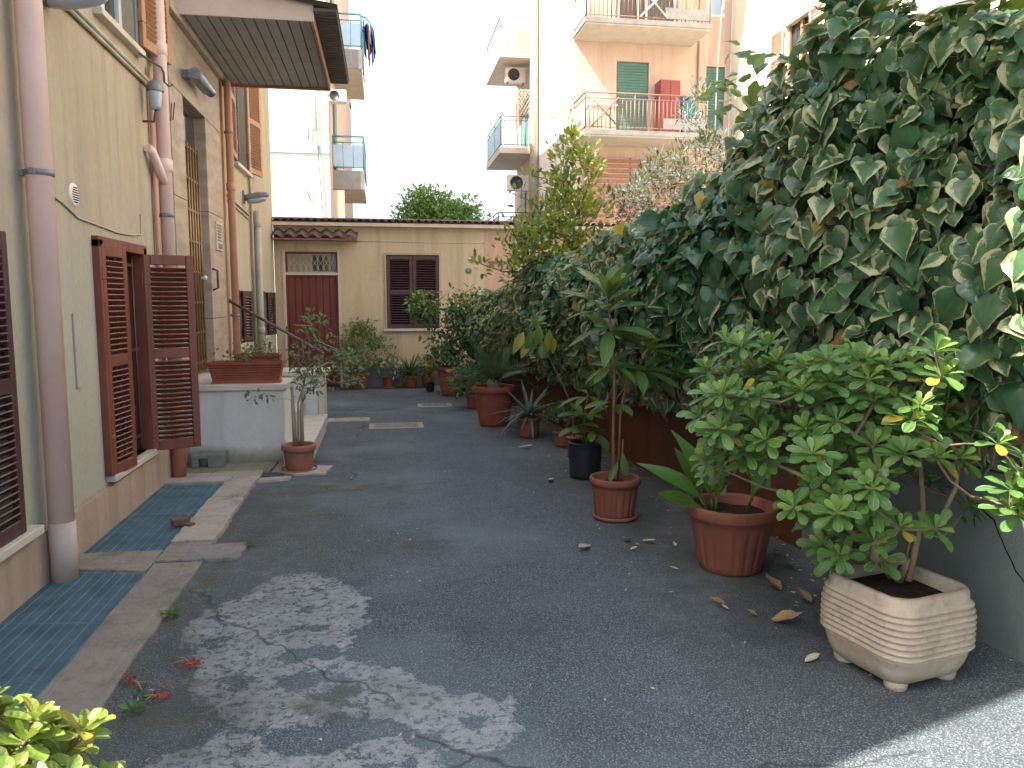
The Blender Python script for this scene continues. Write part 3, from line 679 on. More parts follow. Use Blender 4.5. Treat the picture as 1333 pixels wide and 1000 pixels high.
# marble doorway
def tr(*a): return bx(*a).build('portal_stone', M['travertine'], bl, .006)
PX = BX + .035
for y0, y1 in ((7.15, 7.59), (8.48, 9.22)):
    for k, (z0, z1) in enumerate(((.0, 1.30), (1.303, 2.40), (2.403, 3.34))):
        tr(BX - .30, PX, y0, y1, z0, z1)
tr(BX - .30, PX, 7.15, 9.22, 3.343, 3.93)
tr(BX - .30, PX + .05, 7.11, 9.26, 3.933, 4.02)
bx(BX - .30, PX - .02, 7.59, 8.48, .0, .735).build('threshold', M['marble'], bl)
d = bx(BX - .115, BX - .075, 7.592, 8.478, .74, 3.34).build('entrance_door', M['brass'], bl)
g = MB()
for y in np.linspace(7.66, 8.41, 8): g.tube([(BX - .04, y, .78), (BX - .04, y, 3.0)], .011, 6)
for z in np.linspace(.86, 2.96, 8):
    g.box(BX - .057, BX - .04, 7.61, 8.46, z, z + .022)
g.build('door_grille', M['brass'], d)
bx(BX - .074, BX - .066, 7.64, 8.43, 3.03, 3.31).build('transom_pane', M['glass'], d)
h = MB(); h.tube([(PX + .0, 8.53, 1.60), (PX + .05, 8.53, 1.62), (PX + .05, 8.53, 1.80), (PX, 8.53, 1.82)], .012, 8); h.build('wall_handle', M['iron'], bl)
kn = MB(); kn.lathe([(0, 0), (.02, .0), (.012, .02), (.03, .045), (.022, .065), (0, .07)], 12)
kn = xform(kn, Matrix.Translation((BX - .06, 8.40, 1.72)) @ Matrix.Rotation(R_(90), 4, 'Y')); kn.build('knob', M['plastic_white'], d)
ic = bx(PX, PX + .02, 8.74, 9.03, 2.03, 2.33).build('intercom', M['marble'], bl, .004)
for i in range(6):
    for j in range(2): bx(PX + .02, PX + .026, 8.765 + j * .125, 8.875 + j * .125, 2.125 + i * .032, 2.147 + i * .032).build('bell_button', M['iron_grey'] if j == 0 else M['canopy_slat'], ic)
bx(PX + .02, PX + .024, 8.78, 8.99, 2.045, 2.105).build('speaker_panel', M['iron_grey'], ic)
bx(BX + .0, BX + .012, 4.86, 4.93, .98, 1.42).build('meter_door', M['ochre'], bl, .003)

# drainpipes
def pipe(label, y, r, z0, z1, mat, base=None, base_z=.3, rings=(), off=.03, lean=0.):
    x = BX + r + off; t = thing('drainpipe', label, 'drainpipe', (x, y, z0), 'drainpipes on the left building')
    MB().tube([(x, y, z0 if not base else base_z), (x, y + lean, z1)], r, 20).build('pipe', M[mat], t)
    if base: MB().tube([(x, y, z0), (x, y, base_z + .02)], r * 1.06, 20).build('pipe_foot', M[base], t)
    for z, k in rings:
        m = MB(); yy = y + lean * (z - z0) / (z1 - z0)
        if k == 'clip':
            m.lathe([(r, 0), (r + .008, .002), (r + .008, .028), (r, .03)], 20, (x, yy, z)); m.box(BX - .01, x - r, yy - .012, yy + .012, z, z + .028)
            m.box(x - .012, x + .012, yy - r - .03, yy - r, z, z + .028)
            m.build('bracket', M['iron_grey'], t)
        else:
            m.lathe([(r, 0), (r + .009, .006), (r + .009, .09), (r, .1)], 20, (x, yy, z)); m.build('socket', M[mat], t)
    return t
pipe('thick pink drainpipe nearest the camera, between the two brown shutters', 4.31, .062, -.02, 8.25, 'pipe_pink', 'pipe_base', .31, ((2.12, 'clip'), (5.0, 'clip')), lean=.02)
p2 = pipe('pink drainpipe with side branch beside the marble doorway, terracotta at its foot', 6.70, .052, 0, 8.25, 'pipe_pink', 'pipe_terra', .62, ((2.52, 's'), (2.16, 'clip'), (3.42, 's')))
px2 = BX + .052 + .03
MB().tube([(BX + .03, 6.44, 2.66), (BX + .05, 6.48, 2.64), (BX + .07, 6.59, 2.52), (px2, 6.70, 2.40)], .034, 12).build('side_branch', M['pipe_pink'], p2)
MB().tube([(BX + .03, 6.60, .6), (BX + .03, 6.60, 3.3)], .018, 8).build('thin_pipe', M['pipe_peach'], p2)
p3 = pipe('peach orange drainpipe on the far side of the marble doorway', 9.52, .042, 0, 8.25, 'pipe_peach', None, 0, ((1.3, 'clip'), (2.75, 's'), (3.4, 'clip')), lean=.04)
MB().tube([(BX + .02, 9.40, .5), (BX + .02, 9.40, 2.35), (BX + .02, 9.44, 2.5), (BX + .02, 9.44, 4.2)], .014, 8).build('thin_pipe', M['pipe_peach'], p3)
p4 = pipe('grey stone coloured downpipe under the far street lamp head', 11.3, .05, 0, 2.72, 'pipe_grey', None, 0, ((1.02, 's'), (2.5, 's')))
MB().tube([(BX + .03, 11.16, .6), (BX + .03, 11.16, 4.5)], .022, 8).build('thin_pipe', M['pipe_grey'], p4)

# lamps, vent, cables on the left wall
def lamp_head(label, y, z, L=.34, arm=.3, yaw=0., s=1.):
    t = thing('wall_lamp', label, 'lamp', (BX, y, z), 'hooded lamps on the left wall')
    m = MB(); prof = [(0, -.5), (.34, -.46), (.5, -.25), (.52, .1), (.4, .4), (.2, .5), (0, .52)]
    m.lathe([(r * .34, zz) for r, zz in prof], 20)
    m = xform(m, Matrix.Translation((BX + arm, y, z)) @ Matrix.Rotation(yaw, 4, 'Z') @ Matrix.Rotation(R_(80), 4, 'Y') @ Matrix.Diagonal((L * .85, L * 1.1, L, 1)))
    m.build('hood', M['iron_grey'], t)
    g = MB().lathe([(r * .31, zz * .8) for r, zz in prof], 20)
    g = xform(g, Matrix.Translation((BX + arm + .01, y, z - .045)) @ Matrix.Rotation(yaw, 4, 'Z') @ Matrix.Rotation(R_(80), 4, 'Y') @ Matrix.Diagonal((L * .8, L * 1.08, L * .95, 1)))
    g.build('lamp_glass', M['lampglass'], t)
    MB().tube([(BX, y, z - .02), (BX + arm * .5, y, z + .0), (BX + arm * .8, y, z + .01)], .022, 10).build('arm', M['iron_grey'], t)
    bx(BX, BX + .02, y - .05, y + .05, z - .09, z + .07).build('wall_plate', M['iron_grey'], t, .004)
lamp_head('dark hooded lamp sticking out near the far end of the ochre wall', 10.74, 2.85, .34, .16)
lamp_head('grey green hooded lamp cut off by the top left corner', 4.75, 3.19, .42, .16)
t = thing('wall_lantern', 'small lantern with grey cap beside the upper part of the pink drainpipe', 'lantern', (BX, 6.46, 2.97))
MB().lathe([(0, .0), (.035, .0), (.04, .03), (.052, .13), (.052, .135)], 10, (BX + .10, 6.46, 2.95)).build('lantern_glass', M['lampglass'], t)
MB().lathe([(.062, 0), (.066, .02), (.05, .06), (.02, .085), (0, .09)], 12, (BX + .10, 6.46, 3.085)).build('cap', M['iron_grey'], t)
m = MB().tube([(BX, 6.46, 2.86), (BX + .08, 6.46, 2.86), (BX + .10, 6.46, 2.95)], .01, 6)
for k in range(5):
    a = k * 2 * math.pi / 5; m.tube([(BX + .10 + .036 * math.cos(a), 6.80 + .036 * math.sin(a), 2.95), (BX + .10 + .055 * math.cos(a), 6.80 + .055 * math.sin(a), 3.09)], .005, 4)
m.build('lantern_frame', M['iron'], t)
t = thing('fluorescent_lamp', 'fluorescent tube lamp in a metal housing above the marble doorway', 'lamp', (PX, 7.9, 3.52))
bx(PX + .06, PX + .13, 7.56, 8.16, 3.49, 3.57).build('housing', M['canopy_slat'], t, .01)
MB().tube([(PX + .15, 7.56, 3.52), (PX + .15, 8.14, 3.52)], .032, 14).build('tube', M['lampglass'], t)
MB().tube([(PX + .13, 7.515, 3.52), (PX + .13, 7.55, 3.52)], .05, 14).tube([(PX + .13, 8.14, 3.52), (PX + .13, 8.18, 3.52)], .05, 14).build('end_cap', M['iron_grey'], t, 0)
MB().tube([(PX, 8.15, 3.66), (PX + .05, 8.15, 3.69), (PX + .08, 8.15, 3.65), (PX + .09, 8.15, 3.56)], .012, 8).build('bracket', M['iron'], t)
bx(PX, PX + .06, 7.6, 7.7, 3.50, 3.57).build('mount', M['iron_grey'], t)
t = thing('air_vent', 'small round white slotted air vent on the ochre wall', 'vent', (BX, 5.0, 2.115))
m = xform(MB().lathe([(0, .012), (.052, .012), (.066, .008), (.07, 0)], 28), Matrix.Translation((BX, 5.0, 2.115)) @ Matrix.Rotation(R_(90), 4, 'Y')); m.build('disc', M['plastic_white'], t)
for k in range(7):
    z = -.042 + k * .014; w_ = math.sqrt(max(0, .05 ** 2 - z * z)); bx(BX + .0122, BX + .014, 5.0 - w_, 5.0 + w_, 2.115 + z - .0032, 2.115 + z + .0032).build('slot', M['room'], t)
m = MB().tube([(BX + .008, 4.62, 2.08), (BX + .008, 4.80, 2.05), (BX + .008, 5.03, 1.985), (BX + .008, 5.35, 1.972), (BX + .008, 5.72, 1.955), (BX + .008, 6.05, 1.965), (BX + .008, 6.24, 1.985), (BX + .008, 6.255, 2.02), (BX + .008, 6.26, 2.14)], .006, 6)
tag(m.build('cable', M['cable']), 'thin cream cable looping along the wall under the white vent', 'cable')
m = MB().tube([(BX + .02, 4.9, 3.225), (BX + .02, 6.2, 3.20), (BX + .02, 6.94, 3.185)], .016, 8).tube([(BX + .02, 4.9, 3.185), (BX + .02, 6.92, 3.15)], .013, 8)
tag(m.build('conduit', M['cable']), 'pair of cream conduits under the tan shuttered upper window', 'conduit')
m = MB().tube([(BX + .015, 9.6, 2.72), (BX + .015, 11.1, 2.64)], .012, 6).tube([(BX + .015, 9.6, 2.66), (BX + .015, 11.1, 2.58)], .009, 6)
tag(m.build('conduit', M['cable']), 'thin pair of conduits beyond the peach drainpipe', 'conduit')
tag(MB().tube([(BX + .04, 6.30, 3.32), (BX + .08, 6.5, 3.31), (BX + .11, 6.62, 3.31), (BX + .12, 6.66, 3.28), (BX + .12, 6.66, 3.21), (BX + .14, 6.70, 3.19), (BX + .16, 6.75, 3.21)], .008, 6).build('iron_hook', M['iron']), 'small dark iron hook under the tan upper shutter', 'hook')

# canopy over the entrance
cn = thing('entrance_canopy', 'flat canopy with slatted grey underside over the marble doorway', 'canopy', (-1.2, 8.5, 4.0))
for i in range(12):
    x0 = -1.79 + i * .0985; bx(x0 + .004, x0 + .092, 7.41, 9.62, 3.985, 4.0).build('soffit_panel', M['canopy_slat'], cn)
bx(-1.80, -.60, 7.42, 9.62, 4.003, 4.02).build('backing', M['room'], cn)
bx(-1.80, -.575, 7.385, 7.408, 3.975, 4.16).build('fascia', M['canopy_beige'], cn, .004)
bx(-.602, -.575, 7.41, 9.66, 3.955, 4.10).build('edge_board', M['canopy_edge'], cn, .004)
bx(-1.80, -.604, 9.625, 9.66, 3.955, 4.10).build('edge_board', M['canopy_edge'], cn, .004)
cr = MB(); n = 96
ys = np.linspace(7.30, 9.75, n); vs = []
for j, y in enumerate(ys):
    z = .014 * math.sin(y * 2 * math.pi / .076)
    vs += [(-1.80, y, 4.30 + z), (-.36, y, 4.10 + z), (-.36, y, 4.094 + z), (-1.80, y, 4.294 + z)]
fs = []
for j in range(n - 1):
    for k in range(4): a = j * 4 + k; b_ = j * 4 + (k + 1) % 4; fs.append((a, b_, b_ + 4, a + 4))
cr.add(vs, fs, True); cr.build('corrugated_roof', M['canopy_roof'], cn)
gut = MB(); yy = np.linspace(7.30, 9.75, 40)
bx(-.574, -.37, 7.36, 9.70, 4.055, 4.085).build('eave_soffit', M['canopy_roof'], cn)
for i in range(30):
    y = 7.38 + i * .077; gut.box(-.565, -.372, y, y + .03, 4.046, 4.054)
gut.build('eave_ribs', M['canopy_roof'], cn)

# landing with steps
st = thing('entrance_steps', 'white rendered landing with marble steps in front of the doorway', 'steps', (-1.2, 8.0, 0))
bx(-1.8, -.92, 7.25, 7.80, -.02, .675).build('front_wall', M['landing'], st, .006)
bx(-1.8, -.895, 7.22, 7.83, .678, .732).build('coping', M['marble'], st, .006)
bx(-1.8, -1.50, 7.80, 9.40, -.02, .68).build('landing_block', M['landing'], st)
bx(-1.8, -1.47, 7.84, 9.0, .683, .732).build('landing_slab', M['marble'], st, .005)
for x0, x1, z, y0 in ((-.918, -.66, .19, 7.04), (-1.20, -.90, .37, 7.81), (-1.49, -1.18, .55, 7.81)):
    bx(x0, x1 - .02, y0 + .015, 8.98, -.02, z - .045).build('riser', M['marble'], st)
    bx(x0, x1, y0, 8.99, z - .042, z).build('tread', M['marble'], st, .006)
bx(-1.5, -.76, 9.0, 9.44, -.02, .635).build('rear_pillar', M['landing'], st, .005)
bx(-.758, -.70, 8.97, 9.44, -.02, .635).build('rear_pillar_facing', M['marble'], st, .004)
bx(-1.5, -.65, 8.95, 9.48, .638, .69).build('rear_coping', M['marble'], st, .006)
hr = thing('handrail', 'violet brown iron handrail sloping down over the steps', 'handrail', (-1.3, 9.1, 1.2))
m = MB().tube([(BX + .1, 9.1, 1.50), (-1.72, 9.1, 1.485), (-1.2, 9.1, 1.18), (-.80, 9.1, .945), (-.72, 9.1, .90), (-.70, 9.1, .86), (-.73, 9.1, .83), (-.77, 9.1, .84), (-.775, 9.1, .87)], .017, 10)
m.build('rail', M['rail_brown'], hr)
for x, z in ((-1.45, 1.32), (-.86, .98)): MB().tube([(x, 9.1, .68), (x, 9.1, z)], .011, 8).build('post', M['rail_brown'], hr)

# ================================================================== ANNEX AT THE END
AY, AH = 13.45, 2.72
an = thing('annex_building', 'low yellow annex closing the yard, with red door and dark shutters', 'building', (0, AY, 0))
AX0, AX1, APX = -1.795, 1.75, 5.0
Ua = lambda x: x - AX0
AD = (-1.62, -.76, .0, 2.30); AW = (.05, .95, 1.0, 2.26)
facade((AX0, AY, 0), (1, 0, 0), (0, -1, 0), AX1 - AX0, .30, AH, [(Ua(AD[0]), Ua(AD[1]), .30, AD[3], .14), (Ua(AW[0]), Ua(AW[1]), AW[2], AW[3], .14)], .14).build('wall', M['annex'], an)
facade((AX1, AY - .004, 0), (1, 0, 0), (0, -1, 0), APX - AX1, 0, AH, [], .1).build('wall', M['annex_pink'], an)
bx(-.76, 1.75, AY - .012, AY + .01, -.02, .33).build('base_band', M['grey_band'], an)
bx(AX0, -1.62, AY - .012, AY + .01, -.02, .33).build('base_band', M['grey_band'], an)
bx(AX0, APX, AY + .2, 18.4, 0, AH - .02).build('core', M['annex'], an)
bx(APX - .02, APX, AY, 18.4, 0, AH).build('side_wall', M['annex_pink'], an)
bx(AD[0] - .02, AD[1] + .02, AY + .15, AY + .17, 0, 2.32).build('door_backing', M['room'], an)
bx(AW[0] - .02, AW[1] + .02, AY + .15, AY + .17, .98, 2.28).build('window_backing', M['room'], an)
dr = bx(AD[0], AD[0] + .03, AY + .02, AY + .1, 0, 2.30); dr.box(AD[1] - .03, AD[1], AY + .02, AY + .1, 0, 2.30).box(AD[0] + .03, AD[1] - .03, AY + .02, AY + .1, 2.27, 2.30)
dr = dr.build('red_door', M['door_red'], an)
nb = 7; bw = (AD[1] - AD[0] - .06) / nb
for i in range(nb):
    x0 = AD[0] + .03 + i * bw; bx(x0 + .004, x0 + bw - .004, AY + .05, AY + .085, .02, 1.905).build('board', M['door_red'], dr, .004)
bx(AD[0] + .03, AD[1] - .03, AY + .086, AY + .10, .02, 1.9).build('door_back', M['door_red'], dr)
m = MB().tube([(-1.28, AY + .02, 1.18), (-1.06, AY + .02, 1.18)], .012, 8).tube([(-1.27, AY + .02, 1.18), (-1.27, AY + .06, 1.18)], .008, 6).tube([(-1.07, AY + .02, 1.18), (-1.07, AY + .06, 1.18)], .008, 6); m.build('handle', M['iron'], dr)
bx(AD[0], AD[1], AY + .0, AY + .11, 1.91, 1.955).build('transom_bar', M['marble'], an)
tg = MB(); z0, z1 = 1.96, 2.265
for x in np.linspace(-1.58, -.80, 9): tg.box(x - .005, x + .005, AY + .055, AY + .067, z0, z1)
for k in range(8):
    x = -1.58 + k * .0975
    tg.tube([(x + .048 + .04 * math.sin(t), AY + .05, z0 + (z1 - z0) * t / 6.283) for t in np.linspace(0, 6.283, 14)], .006, 5)
    tg.tube([(x + .048 - .04 * math.sin(t), AY + .05, z0 + (z1 - z0) * t / 6.283) for t in np.linspace(0, 6.283, 14)], .006, 5)
tg.box(-1.59, -.79, AY + .05, AY + .07, z0, z0 + .014).box(-1.59, -.79, AY + .05, AY + .07, z1 - .014, z1)
tg.build('transom_grille', M['cable'], an)
bx(-1.59, -1.19, AY + .075, AY + .08, z0, z1).build('transom_pane', M['plinth'], an)
bx(-1.19, -.79, AY + .075, AY + .08, z0, z1).build('transom_pane', M['glass'], an)
for x0, x1 in ((-1.66, -1.62), (-.76, -.72)): bx(x0, x1, AY - .015, AY + .0, 0.0, 2.34).build('door_trim', M['canopy_beige'], an)
fa = MB()
for a in ((AW[0] - .03, AW[0], .98, 2.29), (AW[1], AW[1] + .03, .98, 2.29), (AW[0], AW[1], 2.26, 2.29)): fa.box(a[0], a[1], AY - .015, AY + .03, a[2], a[3])
fa.build('window_trim', M['plinth'], an)
bx(AW[0] - .06, AW[1] + .06, AY - .05, AY + .05, .955, .998).build('window_sill', M['marble'], an, .005)
for x0 in (AW[0] + .005, (AW[0] + AW[1]) / 2 + .003):
    shutter_leaf(an, .44, 1.25, Matrix.Translation((x0, AY + .02, 1.005)), M['shutter_dark'], pitch=.042)
m = xform(MB().lathe([(.03, .0), (.052, .0), (.052, .012), (.03, .012)], 16).lathe([(0, .002), (.03, .002)], 16), Matrix.Translation((1.47, AY, 2.0)) @ Matrix.Rotation(R_(90), 4, 'X')); m.build('round_vent', M['iron_grey'], an)
bx(1.83, 1.99, AY - .03, AY - .004, 2.13, 2.17).build('pink_wall_bracket', M['rail_rust'], an)
MB().tube([(AX0, AY - .008, 2.49), (AX1, AY - .008, 2.47)], .006, 5).build('cable', M['cable'], an)
# eave and roof of overlapping tiles
bx(AX0, APX + .1, AY - .16, 18.5, AH, AH + .055).build('eave_board', M['canopy_beige'], an)
rf = bx(AX0, APX + .12, AY - .10, 18.6, AH + .058, AH + .085).build('roof', M['canopy_roof'], an)
n = 0; x = AX0 + .02; tl = MB(); seg = 7
for i in range(seg + 1):
    a = math.pi * i / seg
    for y, r in ((0, .058), (.42, .05)): tl.v.append((r * math.cos(a), y, r * math.sin(a) * .75 + .012)); 
    for y, r in ((0, .047), (.42, .04)): tl.v.append((r * math.cos(a), y, r * math.sin(a) * .75 + .012))
for i in range(seg):
    a = i * 4; b_ = a + 4
    for f in ((a, a + 1, b_ + 1, b_), (a + 2, b_ + 2, b_ + 3, a + 3), (a, b_, b_ + 2, a + 2)): tl.f.append(f); tl.sm.append(True)
tme = tl.mesh('tile', M['roof_tile'])
while x < APX + .1:
    inst('tile', tme, rf, Matrix.Translation(Vector((x + .06, AY - .19 + rng.uniform(-.012, .012), AH + .062 + rng.uniform(-.004, .004))) - Vector(ORG[an.as_pointer()])) @ Matrix.Rotation(rng.uniform(-.03, .03), 4, 'Z') @ Matrix.Rotation(R_(3), 4, 'X')); x += .122
bx(AX0, APX + .1, AY - .12, AY + .40, AH + .112, AH + .135).build('ridge_flashing', M['iron_grey'], rf)
# small tiled awning over the red door
aw = thing('door_awning', 'short brown tiled awning above the red boarded door', 'awning', (-1.1, AY, 2.6))
tm2 = MB(); seg = 10
for i in range(seg + 1):
    u = i / seg; zz = .045 * math.sin(math.pi * min(1, u * 1.35)) if u < .74 else -.012 * math.sin(math.pi * (u - .74) / .26)
    for y, dz in ((0, 0), (.36, .13)): tm2.v += [(u * .20, y, zz + dz), (u * .20, y, zz + dz - .016)]
for i in range(seg):
    a = i * 4; b_ = a + 4
    for f in ((a, b_, b_ + 2, a + 2), (a + 1, a + 3, b_ + 3, b_ + 1), (a, a + 1, b_ + 1, b_)): tm2.f.append(f); tm2.sm.append(True)
tm2 = tm2.mesh('awning_tile', M['awning_tile'])
for i in range(7):
    inst('awning_tile', tm2, aw, Matrix.Translation(Vector((-1.79 + i * .196, AY - .34, 2.52 + rng.uniform(-.004, .004))) - Vector((-1.1, AY, 2.6))))
bx(-1.79, -.42, AY - .30, AY - .0, 2.475, 2.50).build('awning_board', M['canopy_edge'], aw)
# inset pale strips and drain covers in the asphalt
def cover(label, x0, x1, y0, y1, mt, fr='kerb_pale'):
    t = thing('inspection_cover', label, 'cover', ((x0 + x1) / 2, (y0 + y1) / 2, 0), 'stone framed covers let into the asphalt')
    bx(x0, x1, y0, y1, -.03, .008).build('frame', M[fr], t, .003)
    bx(x0 + .06, x1 - .06, y0 + .05, y1 - .05, .0, .013).build('lid', M[mt], t, .003)
    for x in (x0 + .09, x1 - .11): bx(x, x + .02, (y0 + y1) / 2 - .02, (y0 + y1) / 2 + .02, .013, .016).build('lifting_slot', M['iron'], t)
cover('pale rectangular cover in the middle of the asphalt', -.20, .44, 8.98, 9.36, 'paver_moss')
cover('small pale cover in the asphalt before the big citrus pot', .45, .93, 10.72, 11.05, 'paver_moss')
cover('pale stone strip in the asphalt beside the marble step', -.72, -.20, 9.58, 9.86, 'kerb_pale')

# ================================================================== FAR BUILDINGS
def railing(p, x0, x1, y, z0, z1, mat, n, name='railing', axis='x', panel=None, rb=.012):
    m = MB()
    def q(a, z): return (a, y, z) if axis == 'x' else (y, a, z)
    m.tube([q(x0, z1), q(x1, z1)], .022, 6).tube([q(x0, z0), q(x1, z0)], .016, 6).tube([q(x0, z1 - .14), q(x1, z1 - .14)], .014, 6)
    for i in range(n + 1):
        a = x0 + (x1 - x0) * i / n; m.tube([q(a, z0 - .05), q(a, z1 if i % 6 == 0 else z1 - .14)], rb if i % 6 else .02, 4)
    o = m.build(name, mat, p)
    if panel:
        e = .006
        (bx(x0, x1, y - e, y + e, z0 + .02, z1 - .2) if axis == 'x' else bx(y - e, y + e, x0, x1, z0 + .02, z1 - .2)).build('railing_panel', panel, o)
# pink building
pk = thing('pink_apartment_building', 'tall peach pink apartment building with balconies beyond the hedge', 'building', (7.5, 24, 0))
PX0, PX1, PY0 = 5.30, 9.898, 21.5
hl = [(6.53 - PX0, 7.47 - PX0, 6.05, 8.12), (9.18 - PX0, 9.74 - PX0, 6.35, 8.10), (6.5 - PX0, 8.3 - PX0, 9.0, 11.3), (9.1 - PX0, 9.7 - PX0, 9.45, 11.2)]
facade((PX0, PY0, 0), (1, 0, 0), (0, -1, 0), PX1 - PX0, 0, 16, hl, .16).build('wall', M['peach'], pk)
bx(PX0 + .003, PX1, PY0 + .18, 31.2, 0, 16).build('core', M['room'], pk)
bx(PX0 - .02, PX0, PY0 - .0, 26.4, 0, 16).build('side_wall', M['white_plaster'], pk)  # side of the peach building; the sun's glare is put in as white
bx(PX0 - .02, PX0, 26.4, 31.2, 0, 16).build('side_wall', M['peach'], pk)
bx(PX0 - .3, PX1 + .3, PY0 - .3, 31.5, 16, 16.3).build('roof', M['slab'], pk)
MB().tube([(PX0 - .18, 26.3, 0), (PX0 - .18, 26.3, 16)], .14, 16).build('drainpipe', M['pipe_grey'], pk)
MB().tube([(PX0 - .1, 27.4, 0), (PX0 - .1, 27.4, 16)], .05, 8).build('drainpipe', M['peach_pale'], pk)
MB().tube([(8.95, PY0 - .06, 3), (8.95, PY0 - .06, 16)], .05, 8).build('drainpipe', M['peach'], pk)
for hx0, hx1, hz0, hz1 in ((6.53, 7.47, 6.05, 8.12), (9.18, 9.74, 6.35, 8.10)):
    k = int((hz1 - hz0) / .075); sl = MB().box(hx0 + .02, hx1 - .02, PY0 + .04, PY0 + .06, .004, .068).mesh('roller_slat', M['roller'], (7.5, 24, 0))
    r = bx(hx0, hx1, PY0 + .07, PY0 + .09, hz0, hz1).build('roller_shutter', M['roller'], pk)
    for i in range(k): inst('roller_slat', sl, r, Matrix.Translation((0, 0, hz0 + i * .075)))
bx(6.5, 8.3, PY0 + .13, PY0 + .15, 9.0, 11.3).build('balcony_door', M['glass'], pk)
for x in (6.55, 7.1, 7.35, 8.2): bx(x, x + .07, PY0 + .07, PY0 + .125, 9.02, 11.3).build('door_frame', M['frame_white'], pk)
bx(9.1, 9.7, PY0 + .1, PY0 + .12, 9.45, 11.2).build('window', M['panel_blue'], pk)
wf = MB()
for a in ((9.1, 9.18, 9.45, 11.2), (9.62, 9.7, 9.45, 11.2), (9.18, 9.62, 9.45, 9.53)): wf.box(a[0], a[1], PY0 + .02, PY0 + .09, a[2], a[3])
wf.build('window_frame', M['frame_white'], pk)
for z, rm, pan in ((5.78, M['rail_rust'], None), (8.60, M['rail_rust'], None), (11.5, M['rail_rust'], None)):
    s = MB().box(PX0 - .02, 8.70, 20.16, PY0 - .004, z, z + .16); s.build('balcony_slab', M['slab'], pk)
    bx(PX0 - .04, 8.72, 20.13, 20.156, z + .04, z + .17).build('slab_edge', M['slab_edge'], pk)
    bx(PX0 - .045, PX0 - .022, 20.157, PY0 - .01, z + .04, z + .17).build('slab_edge', M['slab_edge'], pk)
    railing(pk, PX0, 8.68, 20.2, z + .25, z + 1.12, rm, 30, 'railing')
    railing(pk, 20.2, PY0 - .05, PX0, z + .25, z + 1.12, rm, 6, 'railing', 'y', M['panel_blue'])
for z in (5.78, 8.60):   # crossed bars and board at the balcony fronts
    m = MB(); x0 = PX0 + (.15 if z < 8 else 1.45)
    m.tube([(x0, 20.17, z + .25), (x0 + .75, 20.17, z + 1.0)], .025, 5).tube([(x0, 20.17, z + 1.0), (x0 + .75, 20.17, z + .25)], .025, 5); m.build('crossed_bars', M['rail_rust'] if z < 8 else M['frame_white'], pk)
    bx(7.45, 8.66, 20.17, 20.19, z + .24, z + .52).build('parapet_board', M['slab_edge'], pk)
lt = bx(5.62, 9.1, PY0 - .12, PY0 - .10, 3.3, 5.45).build('lattice_screen', M['peach'], pk)
sl = MB().box(5.64, 9.08, PY0 - .17, PY0 - .125, 0, .085).mesh('slat', M['lattice'], (7.5, 24, 0))
for i in range(15): inst('slat', sl, lt, Matrix.Translation((0, 0, 3.4 + i * .138)))
for x in (5.62, 6.9, 8.1): bx(x, x + .06, PY0 - .123, PY0 - .10, 3.3, 5.46).build('lattice_post', M['lattice'], lt)
# left balconies of the pink building (they stick out towards the yard)
for z, y0, y1, pn in ((3.35, 27.6, 30.6, M['panel_blue']), (6.55, 27.0, 30.6, M['panel_blue']), (9.75, 27.0, 30.6, None)):
    bx(PX0 - 1.25, PX0 - .025, y0, y1, z, z + .2).build('balcony_slab', M['slab'], pk)
    if pn: 
        railing(pk, y0, y1, PX0 - 1.2, z + .3, z + 1.25, M['teal_rail'], 14, 'railing', 'y', pn)
        railing(pk, PX0 - 1.2, PX0 - .06, y0 + .04, z + .3, z + 1.25, M['rail_rust'], 8, 'railing')
    else:
        bx(PX0 - 1.25, PX0 - .025, y0, y0 + .08, z + .21, z + .95).build('parapet', M['peach'], pk)
        bx(PX0 - 1.25, PX0 - 1.17, y0 + .09, y1, z + .21, z + .95).build('parapet', M['peach'], pk)
        railing(pk, y0, y1, PX0 - 1.2, z + 1.0, z + 1.35, M['iron_grey'], 6, 'railing', 'y')
lat = MB()
for k in range(6):
    lat.tube([(PX0 - .62 + k * .1, 26.98, 7.85 + .0), (PX0 - .62 + k * .1 + (.5 - k * .1), 26.98, 7.85 + (.5 - k * .1) * 1.7)], .014, 4)
    lat.tube([(PX0 - .12 - k * .1, 26.98, 7.85), (PX0 - .62, 26.98, 7.85 + (.5 - k * .1) * 1.7)], .014, 4)
    lat.tube([(PX0 - .62, 26.98, 7.85 + k * .17), (PX0 - .62 + .5 - k * .1, 26.98, 8.7)], .014, 4)
    lat.tube([(PX0 - .12, 26.98, 7.85 + k * .17), (PX0 - .12 - .5 + k * .1, 26.98, 8.7)], .014, 4)
lat.box(PX0 - .64, PX0 - .6, 26.96, 27.0, 6.8, 8.72).box(PX0 - .12, PX0 - .08, 26.96, 27.0, 6.8, 8.72)
lat.build('trellis', M['peach_pale'], pk)
bx(PX0 - .07, PX0 - .025, 28.6, 29.5, 3.6, 5.6).build('side_window', M['roller'], pk)
bx(PX0 - .07, PX0 - .025, 28.3, 29.3, 6.8, 8.9).build('side_window', M['roller'], pk)
